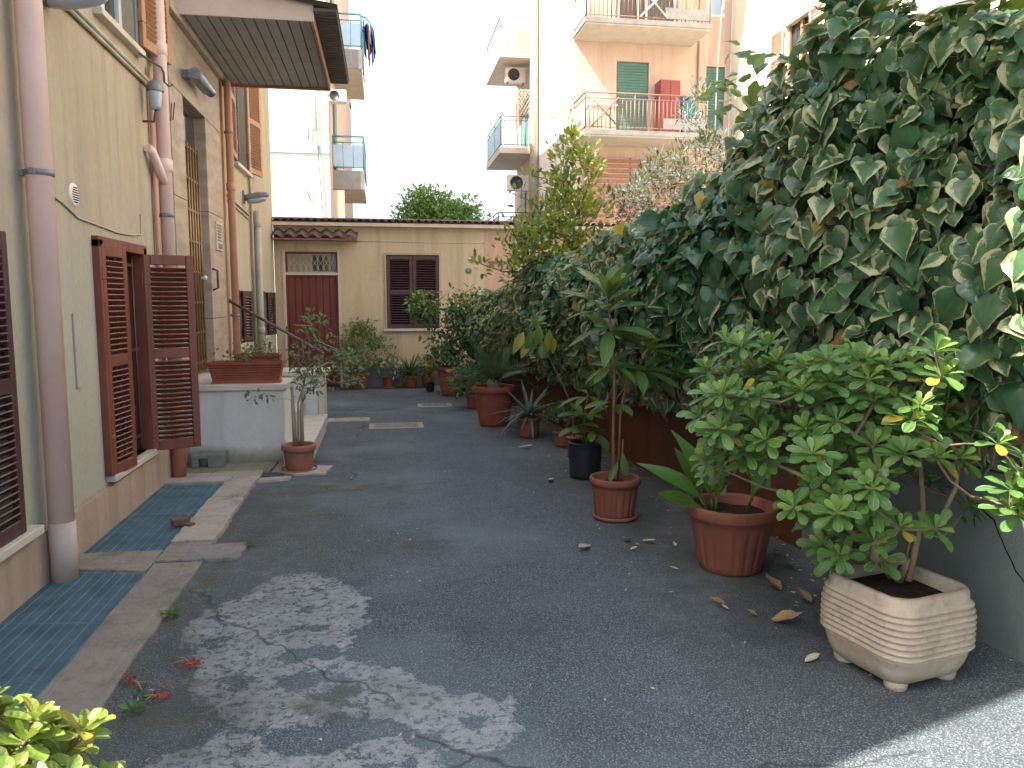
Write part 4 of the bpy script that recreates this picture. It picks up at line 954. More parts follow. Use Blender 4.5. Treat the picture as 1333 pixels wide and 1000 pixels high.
def ac(label, x, y, z, s=1., face=(0, -1)):
    t = thing('air_conditioner', label, 'air conditioner', (x, y, z), 'air conditioner units on the far balconies')
    bx(x - .4 * s, x + .4 * s, y - .14, y + .14, z, z + .55 * s).build('casing', M['plastic_white'], t, .02)
    f = xform(MB().lathe([(.0, 0), (.2 * s, 0), (.21 * s, .01), (.23 * s, .01), (.23 * s, 0)], 20), Matrix.Translation((x - .08, y - .141, z + .275 * s)) @ Matrix.Rotation(R_(90), 4, 'X')); f.build('fan_grille', M['plastic_dark'], t)
    m = MB().box(x - .3, x - .26, y - .1, y + .3, z - .05, z - .002).box(x + .26, x + .3, y - .1, y + .3, z - .05, z - .002); m.build('bracket', M['iron_grey'], t)
ac('white air conditioner on the pink wall under the middle left balcony', PX0 - .5, 27.6, 5.35)
ac('air conditioner tucked under the top left balcony of the pink building', PX0 - .55, 27.9, 9.15, .9)
def chair(label, x, y, z, rot):
    t = thing('plastic_chair', label, 'chair', (x, y, z), 'white chairs on the pink building balconies'); m4 = Matrix.Rotation(rot, 4, 'Z'); Z = Vector(ORG[t.as_pointer()])
    def pt(nm, mb): xform(mb, Matrix.Translation((x, y, z)) @ m4).build(nm, M['plastic_white'], t)
    pt('seat', MB().box(-.21, .21, -.2, .2, .41, .44))
    b = MB().tube([(-.2, .2, .44), (-.2, .26, .8), (-.12, .28, .88), (.12, .28, .88), (.2, .26, .8), (.2, .2, .44)], .02, 6)
    for k in (-.12, -.04, .04, .12): b.box(k - .018, k + .018, .23, .25, .44, .87)
    pt('backrest', b)
    for sx in (-1, 1):
        for sy in (-1, 1): pt('leg', MB().tube([(sx * .19, sy * .18, .42), (sx * .22, sy * .22, 0)], .018, 6))
        pt('armrest', MB().tube([(sx * .22, .22, .62), (sx * .23, -.18, .62), (sx * .22, -.2, .42)], .018, 6))
chair('white plastic chair behind the railing right of the red brown cupboard', 8.42, 20.75, 5.96, 0)
chair('white chair on the lowest left balcony of the pink building', PX0 - .45, 28.3, 3.56, .8)
t = thing('cupboard', 'red brown cupboard standing on the balcony beside the green roller shutter', 'cupboard', (7.9, 21.2, 5.96))
bx(7.62, 8.20, 20.95, 21.42, 5.96, 7.52).build('carcass', M['cupboard'], t, .01)
for x in (7.63, 7.915): bx(x, x + .275, 20.925, 20.948, 6.0, 7.48).build('door', M['cupboard'], t, .005)
t = thing('storage_bin', 'blue plastic bin with teal drum in front on the pink balcony', 'bin', (8.45, 21.3, 5.96))
bx(8.24, 8.6, 21.1, 21.4, 5.96, 7.12).build('bin', M['blue_box'], t, .02); bx(8.23, 8.61, 21.09, 21.41, 7.122, 7.16).build('lid', M['blue_box'], t, .01)
tag(MB().lathe([(0, 0), (.2, 0), (.21, .3), (.21, .5), (.17, .58), (.06, .62), (.05, .68), (0, .68)], 16, (8.52, 21.0, 6.4)).lathe([(.17, -.44), (.19, 0)], 12, (8.52, 21.0, 6.4)).build('water_drum', M['teal_box']), 'teal plastic water drum on a stand beside the cupboard', 'drum')
t = thing('folding_table', 'white folding table at the left end of the pink balcony', 'table', (5.9, 20.9, 5.96))
bx(5.5, 6.3, 20.6, 21.1, 6.68, 6.72).build('tabletop', M['plastic_white'], t, .01)
for x in (5.55, 6.25):
    for y in (20.65, 21.05): bx(x - .015, x + .015, y - .015, y + .015, 5.96, 6.68).build('leg', M['plastic_white'], t)
tag(MB().tube([(9.62, 21.3, 12), (9.55, 21.3, 10), (9.5, 21.3, 9.6), (9.42, 21.3, 8.2), (9.4, 21.3, 7.2), (9.40, 21.3, 6.2)], .022, 6).build('hanging_cable', M['plastic_white']), 'long white cable hanging down the right end of the pink facade', 'cable')
# cream building on the right beyond the hedge
cb = thing('cream_building', 'sunlit cream building with a shuttered window behind the ivy on the right', 'building', (12, 12, 0))
cw = (17.1, 18.3, 6.75, 8.02)
facade((9.9, 2.0, 0), (0, 1, 0), (-1, 0, 0), 19.49, 0, 15, [(17.25 - 2, 18.45 - 2, 6.85, 8.2), (11.2 - 2, 12.2 - 2, 6.85, 8.3)], .2).build('wall', M['cream'], cb)
bx(10.12, 16, 2.0, 21.49, 0, 15).build('core', M['room'], cb)
bx(9.7, 16.2, 1.8, 21.49, 15, 15.25).build('roof', M['slab'], cb)
bx(9.9, 16, 1.98, 2.0, 0, 15).build('end_wall', M['cream'], cb)
for y0, y1 in ((17.25, 18.45), (11.2, 12.2)):
    bx(10.06, 10.08, y0, y1, 6.85, 8.3).build('pane', M['glass'], cb)
    f = MB()
    for a in ((y0, y0 + .07, 6.85, 8.2), (y1 - .07, y1, 6.85, 8.2), (y0, y1, 6.85, 6.92), ((y0 + y1) / 2 - .05, (y0 + y1) / 2 + .05, 6.92, 8.2)): f.box(10.0, 10.05, *a)
    f.build('window_frame', M['shutter_tan'], cb); bx(9.82, 10.02, y0 - .06, y1 + .06, 6.79, 6.848).build('window_sill', M['marble'], cb)
    shutter_leaf(cb, .62, 1.34, Mrot((9.86, y0, 6.87), R_(-90)), M['peach_pale'], pitch=.07)
    shutter_leaf(cb, .62, 1.34, Mrot((9.86, y1, 6.87), R_(90)), M['peach_pale'], pitch=.07)
# white building on the left beyond the annex
wb = thing('white_building', 'sunlit white apartment building with blue green balconies behind the annex', 'building', (-4, 22, 0))
bx(-9, -1.20, 19.02, 21.6, 0, 15).build('core', M['white_plaster'], wb)
bx(-9, -1.20, 19.0, 19.018, 0, 4.9).build('wall', M['white_plaster'], wb)
bx(-9, -1.20, 18.98, 19.018, 4.903, 5.10).build('string_course', M['panel_blue'], wb)
bx(-9, -1.20, 19.0, 19.018, 5.103, 15).build('wall', M['white_plaster'], wb)
bx(-1.198, -1.15, 19.04, 32, 0, 15).build('side_wall', M['peach'], wb)  # face turned from the sun; its shade is painted in as peach
bx(-9, -1.205, 21.602, 32, 0, 15).build('rear_wall', M['white_plaster'], wb)
for z in (1.05, 4.15, 6.95, 9.9):
    bx(-1.15, -.42, 19.25, 22.2, z, z + .18).build('balcony_slab', M['slab'], wb)
    bx(-1.15, -.40, 19.22, 19.248, z - .02, z + .42).build('slab_edge', M['slab_edge'], wb)
    railing(wb, -1.14, -.42, 19.26, z + .5, z + 1.22, M['teal_rail'], 3, 'railing', 'x', M['panel_blue'])
    railing(wb, 19.26, 22.2, -.42, z + .5, z + 1.22, M['teal_rail'], 8, 'railing', 'y', M['panel_blue'])
    bx(-1.145, -1.10, 19.8, 20.7, z + .2, z + 2.2).build('balcony_door', M['roller'], wb)
bx(-1.148, -.88, 19.05, 19.2, 3.0, 4.08).build('side_pier', M['peach_pale'], wb)
m = MB()
for pts in ([(-1.60, 18.97, 6.4), (-1.58, 18.97, 5.6), (-1.66, 18.97, 5.58), (-1.67, 18.97, 5.2)], [(-1.52, 18.97, 6.5), (-1.48, 18.97, 5.4), (-1.42, 18.97, 4.2), (-1.38, 18.97, 3.4), (-1.36, 18.97, 2.7)], [(-1.8, 18.97, 4.2), (-1.65, 18.97, 3.8)]): m.tube(pts, .012, 5)
m.build('wall_cables', M['iron_grey'], wb)
ac('air conditioner on the corner of the white building under the laundry balcony', -.98, 19.12, 6.1, .5)
# washing on the top balcony
t = thing('drying_rack', 'curved blue drying rail with washing on the highest left balcony', 'washing', (-.3, 19.6, 8.0))
MB().tube([(-.42, 19.3, 8.15), (-.30, 19.3, 8.12), (-.20, 19.3, 8.0), (-.14, 19.3, 7.8)], .02, 6).tube([(-.42, 20.3, 8.15), (-.30, 20.3, 8.12), (-.20, 20.3, 8.0), (-.14, 20.3, 7.8)], .02, 6).build('rail', M['teal_rail'], t)
for k, (mt, dx, L) in enumerate((('cloth_blue', -.36, .65), ('cloth_dark', -.31, .5), ('cloth_red', -.27, .75), ('cloth_pale', -.23, .45), ('cloth_blue', -.18, .7), ('cloth_dark', -.13, .5))):
    mb = MB(); vs = []; fs = []
    for i in range(7):
        for j in range(5): vs.append((dx + .02 * math.sin(i * 1.3 + k) + .008 * j, 19.32 + .14 * i + .01 * math.sin(j * 2 + i), 8.08 - .05 * k * .6 - L * j / 4 + .02 * math.sin(i * 2)))
    for i in range(6):
        for j in range(4): a = i * 5 + j; fs.append((a, a + 1, a + 6, a + 5))
    mb.add(vs, fs, True); o = mb.build('garment', M[mt], t); sd = o.modifiers.new('solid', 'SOLIDIFY'); sd.thickness = .012

# ================================================================== RIGHT GARDEN WALL
WX = lambda y: 2.83 - .09 * y
gw = thing('garden_wall', 'low garden wall under the ivy, rust brown with grey nearer the camera', 'wall', (2.3, 6, 0))
def wall_seg(y0, y1, zt, mat, name='wall_face', off=0.):
    mb = MB(); n = 14; vs = []
    for i in range(n + 1):
        y = y0 + (y1 - y0) * i / n; x = WX(y) - off; zz = zt(y) + .012 * noise.noise(Vector((0, y * 2.3, 1)))
        vs += [(x, y, -.03), (x, y, zz), (x + .24, y, zz), (x + .24, y, -.03)]
    fs = []
    for i in range(n):
        for k in range(3): a = i * 4 + k; fs.append((a, a + 1, a + 5, a + 4))
    fs += [(0, 3, 2, 1), (n * 4, n * 4 + 1, n * 4 + 2, n * 4 + 3)]
    return mb.add(vs, fs).build(name, M[mat], gw)
wall_seg(.2, 4.15, lambda y: .76, 'wall_teal'); wall_seg(4.153, 13.44, lambda y: .62, 'wall_rust')
cp = MB(); n = 16; vs = []
for i in range(n + 1):
    y = .2 + 3.95 * i / n; x = WX(y); vs += [(x - .015, y, .775), (x - .015, y, .812 + .006 * noise.noise(Vector((0, y * 3, 2)))), (x + .26, y, .81), (x + .26, y, .775)]
cp.add(vs, [(i * 4 + k, i * 4 + (k + 1) % 4, i * 4 + 4 + (k + 1) % 4, i * 4 + 4 + k) for i in range(n) for k in range(4)] + [(0, 3, 2, 1), (n * 4, n * 4 + 1, n * 4 + 2, n * 4 + 3)]).build('coping', M['kerb_grey'], gw)
# forked crack in the grey wall
ck = MB()
def crack(pts, w):
    for i in range(len(pts) - 1):
        (y0, z0), (y1, z1) = pts[i], pts[i + 1]; d = Vector((y1 - y0, z1 - z0)).normalized(); q = Vector((-d.y, d.x)) * w * (1 - .5 * i / len(pts))
        ck.add([(WX(y) - .003, y, z) for y, z in ((y0 + q.x, z0 + q.y), (y1 + q.x * .8, z1 + q.y * .8), (y1 - q.x * .8, z1 - q.y * .8), (y0 - q.x, z0 - q.y))], [(0, 1, 2, 3)])
pts = [(3.02, .66)]
while pts[-1][1] > .22: pts.append((pts[-1][0] - rng.uniform(.015, .045), pts[-1][1] - rng.uniform(.0, .05)))
crack(pts, .0045); crack([(3.02, .66), (3.06, .70), (3.09, .745)], .003); crack([pts[4], (pts[4][0] + .03, pts[4][1] - .06), (pts[4][0] + .02, pts[4][1] - .1)], .003)
ck.build('crack', M['crack'], gw)

# ================================================================== IVY
IVY = [(0, .22), (.07, .42), (.20, .50), (.32, .53), (.44, .42), (.60, .30), (.80, .14), (1.0, .006)]
IVY3 = [(0, .24), (.08, .40), (.20, .47), (.33, .53), (.47, .47), (.62, .35), (.78, .20), (.90, .09), (1.0, .005)]
X5 = (-1, -.5, 0, .5, 1)
Lv = {}
for k, (mt, pr) in enumerate((('ivy_var', IVY), ('ivy_var', IVY3), ('ivy_green', IVY3), ('ivy_green', IVY), ('ivy_light', IVY), ('ivy_dead', IVY3))):
    for q, (fo, dr_, wv) in enumerate(((.30, .22, .034), (-.20, .40, .042))):
        Lv[(mt, k % 2, q)] = Leaf('ivy_leaf', M[mt], pr, X5, fo, dr_, .16, wv, seed=k * 7 + q)
ivy_keys = {m: [k for k in Lv if k[0] == m] for m in ('ivy_var', 'ivy_green', 'ivy_light', 'ivy_dead')}
def lerp_tab(tab, y):
    if y <= tab[0][0]: return tab[0][1]
    for (a, b), (c, d) in zip(tab, tab[1:]):
        if y <= c: return b + (d - b) * (y - a) / (c - a)
    return tab[-1][1]
def ivy_mass(th, y0, y1, top, bottom, count, size, bulge, dark, endcap=False):
    items = []
    for i in range(count):
        y = rng.uniform(y0, y1); zt = lerp_tab(top, y); zb = bottom(y); H = zt - zb
        cap = 1.0
        if endcap:
            e = (y1 - y) / 1.1; cap = math.sqrt(max(0., 1 - (1 - min(1, e)) ** 2)) if e < 1 else 1.
        s = rng.random() ** .9
        if s < .70:          # the front, bellied out over the wall
            t = s / .70; z = zb + H * cap * t * .93; u = bulge * (.30 + .75 * math.sin(math.pi * (.12 + .70 * t))) * (.55 + .45 * cap); nrm = Vector((-1, 0, .15 + .9 * max(0, t - .45)))
        else:                # over the top and back
            t = (s - .70) / .30; z = zb + H * cap * (.93 + .07 * math.sin(math.pi * .5 * min(1, t * 2.5))); u = bulge * .62 * (1 - t) - .95 * t; nrm = Vector((-.45 + .3 * t, 0, 1))
        lump = noise.noise(Vector((u * 1.2, y * 1.25, z * 1.35))) * .20 + noise.noise(Vector((u * 3, y * 3.1 + 9, z * 3.3))) * .085
        depth = abs(rng.gauss(0, .09)) + (rng.uniform(.1, .3) if rng.random() < .25 else 0)
        nn = nrm.normalized()
        if endcap and y > y1 - 1.1: nn = (nn + Vector((0, .8 * (1 - (y1 - y) / 1.1), 0))).normalized()
        p = Vector((WX(y) - u, y, z)) + nn * (lump - depth) + rv(.03)
        axis = Vector((-.15, -.1, -.75)) + nn * .15 + rv(.8)
        if s >= .70: axis = Vector((-.8, rng.uniform(-.8, .8), -.35)) + rv(.6)
        n2 = nn * 1.1 + Vector((0, -.35, .3)) + rv(.6)
        f = noise.noise(Vector((y * .9 + 3, z * 1.1, u)))
        r = rng.random()
        if z < zb + .3 and r < .22: kind = 'ivy_dead'
        elif r < .012: kind = 'ivy_dead'
        elif (f > dark and r < .8) or r < .08: kind = 'ivy_green'
        elif z > zb + H * .9 and r > .9: kind = 'ivy_light'
        else: kind = 'ivy_var'
        k = rng.choice(ivy_keys[kind]); sz = size(y) * rng.choice((rng.uniform(.5, .9), rng.uniform(.8, 1.35))) * (1.12 if kind == 'ivy_green' else .68 if kind == 'ivy_dead' else 1)
        items.append((Lv[k], lm(p, axis, n2, sz)))
    return items
TOP1 = [(.8, 2.75), (2, 2.72), (2.6, 2.66), (3.0, 2.80), (3.6, 2.95), (4.1, 2.83), (4.5, 2.68), (4.85, 2.42), (5.15, 2.1)]
TOP2 = [(4.4, 2.15), (5.6, 2.16), (6.8, 2.12), (8.1, 2.03), (9.7, 1.90), (11.0, 1.72), (12.0, 1.55), (12.6, 1.3)]
BOT = lambda y: lerp_tab([(2.0, .90), (3.5, .84), (5, .74), (6.2, .68), (8, .62), (9.4, .60), (11, .60), (12.6, .60)], y)
def ivy_stems(th, y0, y1, top, n):
    m = MB()
    for i in range(n):
        y = rng.uniform(y0, y1); z0 = BOT(y) - rng.uniform(-.1, .12); L = rng.uniform(.25, .9); p = Vector((WX(y) - rng.uniform(.0, .2), y, z0)); pts = [p]
        for k in range(5):
            p = p + Vector((rng.uniform(-.05, .05), rng.uniform(-.14, .14), L / 5)); pts.append(p.copy())
        m.tube(pts, [.008, .007, .006, .005, .004, .003], 5)
    o = m.build('stems', M['bark'], th); o['kind'] = 'stuff'
    # woody thicket inside
    m = MB()
    for i in range(n * 2):
        y = rng.uniform(y0, y1); zt = lerp_tab(top, y); zb = BOT(y); p = Vector((WX(y) + rng.uniform(-.05, .5), y, zb)); pts = [p]
        for k in range(6): p = p + Vector((rng.uniform(-.08, .08), rng.uniform(-.2, .2), (zt - zb) / 6.6)); pts.append(p.copy())
        m.tube(pts, [.02, .018, .015, .012, .009, .006, .004], 5)
    o = m.build('woody_thicket', M['bark'], th); o['kind'] = 'stuff'
iv1 = thing('ivy', 'tall mass of large variegated ivy leaves at the right edge of the view', 'ivy', (2.5, 3.6, .8))
it = ivy_mass(iv1, .9, 5.15, TOP1, BOT, 6400, lambda y: .110, .48, .22)
# filler inside so that the mass is opaque
for i in range(3400):
    y = rng.uniform(.9, 5.1); zt = lerp_tab(TOP1, y); z = rng.uniform(BOT(y), zt - .12); p = Vector((WX(y) + rng.uniform(.0, .35), y, z))
    it.append((Lv[('ivy_green', 0, 0)], lm(p, Vector((-.2, 0, -1)) + rv(.6), Vector((-1, 0, .3)) + rv(.5), rng.uniform(.10, .16))))
# the shoot of big plain leaves that rises above the mass
shoot = [Vector((2.35, 3.75, 2.85)), Vector((2.30, 3.74, 3.1)), Vector((2.24, 3.72, 3.35))]
for i in range(46):
    p = shoot[0].lerp(shoot[2], rng.random()) + rv(.17); k = rng.choice(ivy_keys['ivy_light'] + ivy_keys['ivy_green'] * 2)
    it.append((Lv[k], lm(p, (p - shoot[0]) * .8 + Vector((-.2, -.1, -.45)) + rv(.5), Vector((-.5, -.6, .6)) + rv(.5), rng.uniform(.11, .17))))
for (y, z) in ((4.62, 2.78), (4.5, 2.92), (4.5, 2.80), (3.35, 3.02), (2.95, 2.95), (2.75, 2.9)):
    for i in range(9):
        p = Vector((WX(y) - .28, y, z - .05)) + rv(.13); k = rng.choice(ivy_keys['ivy_light'] + ivy_keys['ivy_var'])
        it.append((Lv[k], lm(p, rv(1) + Vector((-.5, .2, -.1)), Vector((-.4, -.4, .8)) + rv(.5), rng.uniform(.07, .12))))
put_leaves(iv1, it, 300)
ivy_stems(iv1, 1.0, 5.1, TOP1, 60)
iv2 = thing('ivy', 'long lower hedge of smaller variegated ivy running back to the annex', 'ivy', (2.0, 9, .8))
it = ivy_mass(iv2, 4.4, 12.7, TOP2, BOT, 17500, lambda y: .094 - .003 * max(0, y - 7), .46, .30, True)
for i in range(2600):
    y = rng.uniform(4.6, 12.0); zt = lerp_tab(TOP2, y); z = rng.uniform(BOT(y), zt - .15); p = Vector((WX(y) + rng.uniform(.0, .35), y, z))
    it.append((Lv[('ivy_green', 0, 0)], lm(p, Vector((-.2, 0, -1)) + rv(.6), Vector((-1, 0, .3)) + rv(.5), rng.uniform(.10, .16))))
put_leaves(iv2, it, 300)
ivy_stems(iv2, 4.6, 12.2, TOP2, 110)

# shrubs and trees behind the hedge
def twiggy(th, base, tips, leaf, per, size, r0, bark, spread=.12, upright=.4, nobj=0, mid=None, stuff='foliage', trunk='trunk', power=.5):
    mb, nodes = skeleton(base, tips, r0, mid, power=power); mb.build(trunk, M[bark], th)
    items = []
    for tp in tips:
        tp = Vector(tp)
        for i in range(per):
            p = tp + rv(spread); d = (p - tp) + Vector((0, 0, upright * spread)) + rv(.05)
            items.append((rng.choice(leaf) if isinstance(leaf, list) else leaf, lm(p, d if d.length > 1e-4 else (0, 0, 1), Vector((-.3, -.4, .9)) + rv(.7), size * rng.uniform(.6, 1.2))))
    put_leaves(th, items, nobj, 'leaf', stuff); return items
ELL = [(0, .02), (.25, .18), (.5, .225), (.75, .15), (1, .01)]
LAN = [(0, .02), (.25, .11), (.5, .135), (.75, .085), (1, .005)]
NAR = [(0, .012), (.3, .07), (.6, .065), (1, .004)]
OBO = [(0, .03), (.3, .085), (.58, .18), (.8, .215), (.94, .15), (1.0, .035)]
L_laurel = Leaf('laurel_leaf', M['laurel'], ELL, droop=.15); L_laurel2 = Leaf('laurel_leaf', M['lemon'], ELL, droop=.2)
L_olive = Leaf('olive_leaf', M['olive'], LAN, droop=.1); L_tree = Leaf('tree_leaf', M['treeleaf'], ELL, droop=.2)
sh1 = thing('laurel_shrub', 'yellow green leafy shrub rising above the hedge before the white pink building corner', 'shrub', (2.6, 9.2, 0))
tips = []
for i in range(150):
    a = rng.random(); x = rng.gauss(2.10, .36); zmax = 3.35 - 2.1 * abs(x - 2.2) ** 1.1
    tips.append((x, 9.05 + rng.uniform(-.4, .6), 1.8 + (max(1.95, zmax) - 1.8) * a ** .8))
for x, z in ((2.15, 3.55), (2.22, 3.42), (2.05, 3.3), (2.45, 3.2), (2.5, 3.05), (1.75, 2.95), (1.62, 2.7), (1.5, 2.35), (1.42, 2.2)): tips.append((x, 9.1, z))
twiggy(sh1, (2.35, 9.3, 0), tips, [L_laurel, L_laurel, L_laurel, L_laurel2], 19, .092, .005, 'bark', .12, .8, mid=[(2.3, 9.25, .8), (2.25, 9.2, 1.5)], stuff='foliage')
sh2 = thing('olive_shrub', 'grey green olive like tree in front of the pink balconies', 'tree', (3.7, 8.9, 0))
tips = []
for i in range(170):
    x = rng.uniform(2.75, 4.5); hmax = lerp_tab([(2.6, 2.75), (3.0, 2.9), (3.3, 3.15), (3.7, 3.45), (4.2, 3.3), (4.6, 2.9)], x)
    tips.append((x, 8.9 + rng.uniform(-.5, .7), 1.9 + (hmax - 1.9) * rng.random() ** .7))
for k in range(12): tips.append((3.72 + .13 * math.sin(k * .8) - .012 * k, 8.85, 3.3 + k * .06))
for k in range(5): tips.append((3.1 + .02 * k, 8.85, 2.9 + k * .07))
twiggy(sh2, (3.8, 9.2, 0), tips, L_olive, 30, .075, .004, 'bark', .10, .6, mid=[(3.75, 9.1, .9), (3.7, 9.0, 1.7)])
tr_ = thing('round_tree', 'bright green leafy tree top showing above the annex roof', 'tree', (1.75, 25, 0))
tips = []
for i in range(260):
    d = rv(1); d = d.normalized() * rng.random() ** .35
    c = (1.45, 24.6, 3.9) if i % 3 else (2.55, 25.0, 3.75); rr = (1.02, 1.1, 1.1) if i % 3 else (.72, 1, .95)
    tips.append((c[0] + d.x * rr[0], c[1] + d.y * rr[1], c[2] + d.z * rr[2]))
twiggy(tr_, (1.8, 24.8, 0), tips, L_tree, 46, .135, .012, 'bark', .24, .2, mid=[(1.8, 24.8, 1.2), (1.85, 24.8, 2.2)], stuff='crown')

# ================================================================== POTTED PLANTS
def pot(th, x, y, H, R, mat='terracotta', rim=.05, base=.72, flutes=0, n=40, saucer=None, soil_d=.05, rimw=.018, rim_mat=None):
    rb = R * base
    prof = [(0, .004), (rb - .01, .0), (rb, .006)]; hz = H - rim
    for k in range(1, 7): t = k / 7; prof.append((rb + (R - rimw - rb) * t ** .9, hz * t))
    prof += [(R - rimw, hz), (R - .002, hz + .006), (R, hz + .014), (R, H - .012), (R - .006, H - .002), (R - .02, H), (R - .032, H - .012), (R - .036, H - soil_d - .02), (0, H - soil_d - .02)]
    fl = (lambda a, i: (-.007 * max(0, math.cos(a * flutes)) ** .5 if 3 <= i <= 7 else 0)) if flutes else None
    MB().lathe(prof, n if not flutes else flutes * 8, (x, y, .0 if not saucer else .012), fl).build('pot', M[mat], th)
    so = MB(); k = 22; vs = [(x, y, H - soil_d + .015)]
    for q, rr in ((1, .5), (2, 1.0)):
        for j in range(k): a = 2 * math.pi * j / k; vs.append((x + (R - .034) * rr * math.cos(a), y + (R - .034) * rr * math.sin(a), H - soil_d + rng.uniform(-.01, .012)))
    fs = [(0, 1 + j, 1 + (j + 1) % k) for j in range(k)] + [(1 + j, 1 + k + j, 1 + k + (j + 1) % k, 1 + (j + 1) % k) for j in range(k)]
    so.add(vs, fs, True).build('soil', M['soil'], th)
    if saucer:
        s = R * saucer; MB().lathe([(0, .002), (s - .02, .0), (s, .012), (s + .004, .03), (s - .006, .031), (s - .012, .014), (0, .012)], 36, (x, y, 0)).build('saucer', M['terra_lt'], th)
def plant(name, label, x, y): return thing(name, label, 'potted plant', (x, y, 0))
# -- ribbed concrete planter with pittosporum
pl = thing('pittosporum_planter', 'pittosporum bush with leathery leaf rosettes in a ribbed square concrete planter', 'potted plant', (2.08, 2.88, 0))
pc = Vector((2.03, 2.705)); ang = R_(12)
def rsq(h, r, n=9):
    """rounded square outline of half width h, corner radius r"""
    out = []
    for q, (sx, sy) in enumerate(((1, 1), (-1, 1), (-1, -1), (1, -1))):
        for k in range(n):
            a = math.pi / 2 * (q + k / (n - 1)); out.append(((h - r) * sx + r * math.cos(a), (h - r) * sy + r * math.sin(a)))
    return out
def planter():
    rows = []
    H = .43
    rows += [(.17, .05, .035), (.195, .06, .037), (.215, .07, .055), (.235, .08, .10), (.245, .08, .15), (.25, .08, .158)]
    z = .16
    for k in range(8):     # eight rounded ribs
        for t in (0, .25, .5, .75, 1.0):
            rows.append((.248 + .012 * math.sin(math.pi * t) - (.0 if k < 6 else .004 * (k - 5)), .08, z + t * .024))
        z += .0275
    rows += [(.238, .08, z), (.236, .08, H - .012), (.228, .075, H), (.205, .06, H + .001), (.197, .055, H - .01), (.19, .05, H - .07)]
    vs = []; n = None
    ca, sa = math.cos(ang), math.sin(ang)
    for h, r, zz in rows:
        h *= .88; r *= 1.2; zz = zz * .88
        pts = rsq(h, r); n = len(pts)
        for (a, b_) in pts:
            a *= 1.12 if False else 1
            vs.append((pc.x + a * ca - b_ * sa, pc.y + a * sa + b_ * ca, zz + .004 * noise.noise(Vector((a * 9, b_ * 9, zz * 9)))))
    fs = [(i * n + j, i * n + (j + 1) % n, (i + 1) * n + (j + 1) % n, (i + 1) * n + j) for i in range(len(rows) - 1) for j in range(n)]
    fs.append(tuple(reversed(range(n)))); fs.append(tuple((len(rows) - 1) * n + j for j in range(n)))
    mb = MB(); mb.add(vs, fs[:-2], True); mb.f += fs[-2:]; mb.sm += [False, False]
    mb.build('planter', M['planter_conc'], pl)
    for sx in (-1, 1):
        for sy in (-1, 1):
            a, b_ = sx * .128, sy * .128; cx, cy = pc.x + a * ca - b_ * sa, pc.y + a * sa + b_ * ca
            MB().lathe([(0, 0), (.034, 0), (.042, .01), (.046, .04), (0, .041)], 16, (cx, cy, -.001)).build('foot', M['planter_conc'], pl)
    so = MB(); vs = [(pc.x, pc.y, .355)]; pts = rsq(.168, .058)
    for a, b_ in pts: vs.append((pc.x + a * ca - b_ * sa, pc.y + a * sa + b_ * ca, .328 + rng.uniform(-.006, .006)))
    k = len(pts); so.add(vs, [(0, 1 + j, 1 + (j + 1) % k) for j in range(k)], True).build('soil', M['soil'], pl)
planter()
ROS = [[1.45, 2.96, 1.3], [1.65, 3.11, 1.3], [1.63, 3.0, 1.23], [1.49, 3.16, 1.16], [1.58, 3.15, 1.13], [1.33, 2.87, 1.12], [1.46, 2.81, 1.11], [1.93, 3.22, 1.17], [1.8, 2.9, 1.14], [1.88, 2.89, 1.25], [2.11, 3.28, 1.12], [2.01, 2.99, 1.17], [2.28, 3.16, 1.2], [2.23, 2.97, 1.24], [2.17, 3.06, 1.16], [2.26, 2.77, 1.22], [2.39, 3.02, 1.1], [2.04, 3.2, 1.03], [2.0, 3.01, 1.04], [2.16, 3.11, 1.05], [2.18, 3.07, 1.03], [1.32, 2.85, .98], [1.58, 3.2, .9], [1.43, 3.12, .86], [1.52, 2.96, .99], [1.49, 2.8, .94], [1.83, 3.23, .96], [1.77, 3.01, .94], [1.92, 3.12, .88], [1.9, 3.2, .78], [1.8, 3.13, .82], [2.0, 3.21, .76], [1.92, 2.93, .85], [2.12, 3.13, .84], [2.03, 2.93, .78], [1.96, 3.22, .69], [2.08, 3.16, .66], [1.7, 2.63, .74], [1.8, 2.63, .74], [1.57, 2.71, .69], [1.88, 3.08, .51], [1.79, 2.8, .63], [1.93, 2.87, .53], [1.88, 2.71, .68], [1.77, 2.83, .49], [1.8, 2.75, .47], [1.94, 2.7, .47], [1.84, 2.85, .42], [1.38, 3.12, .8], [1.49, 3.28, .71], [2.31, 3.02, .72], [2.48, 3.12, .65], [2.43, 2.83, .62], [1.53, 2.86, .85], [1.79, 3.21, .73], [1.68, 3.29, .75], [2.23, 3.18, .9], [2.19, 2.99, .88], [1.82, 3.15, 1.06], [1.61, 2.91, 1.16], [1.72, 3.23, .96], [2.26, 2.82, .96], [2.23, 2.7, .98], [2.42, 3.11, .8]]
LIT = [[1.78, 2.22, 1.25], [1.71, 2.22, 1.15], [1.67, 2.22, 1.09], [1.69, 2.21, 1.11], [1.96, 2.17, 1.03], [1.93, 2.58, .63], [2.05, 2.54, .63], [1.84, 2.60, .57], [1.76, 2.23, 1.33], [2.0, 2.15, .88], [2.02, 2.13, .8], [2.04, 2.15, .93], [1.99, 2.14, .82], [2.08, 2.13, .87], [2.06, 2.13, .84], [2.11, 2.17, .89]]
ROS += [[c[0] + rng.uniform(-.07, .07), c[1] + rng.uniform(.03, .16), c[2] + rng.uniform(-.07, .05)] for k in range(2) for c in ROS[:64] if c[2] > (.8 if k else .7) and c[0] < 2.2 and rng.random() < .9]
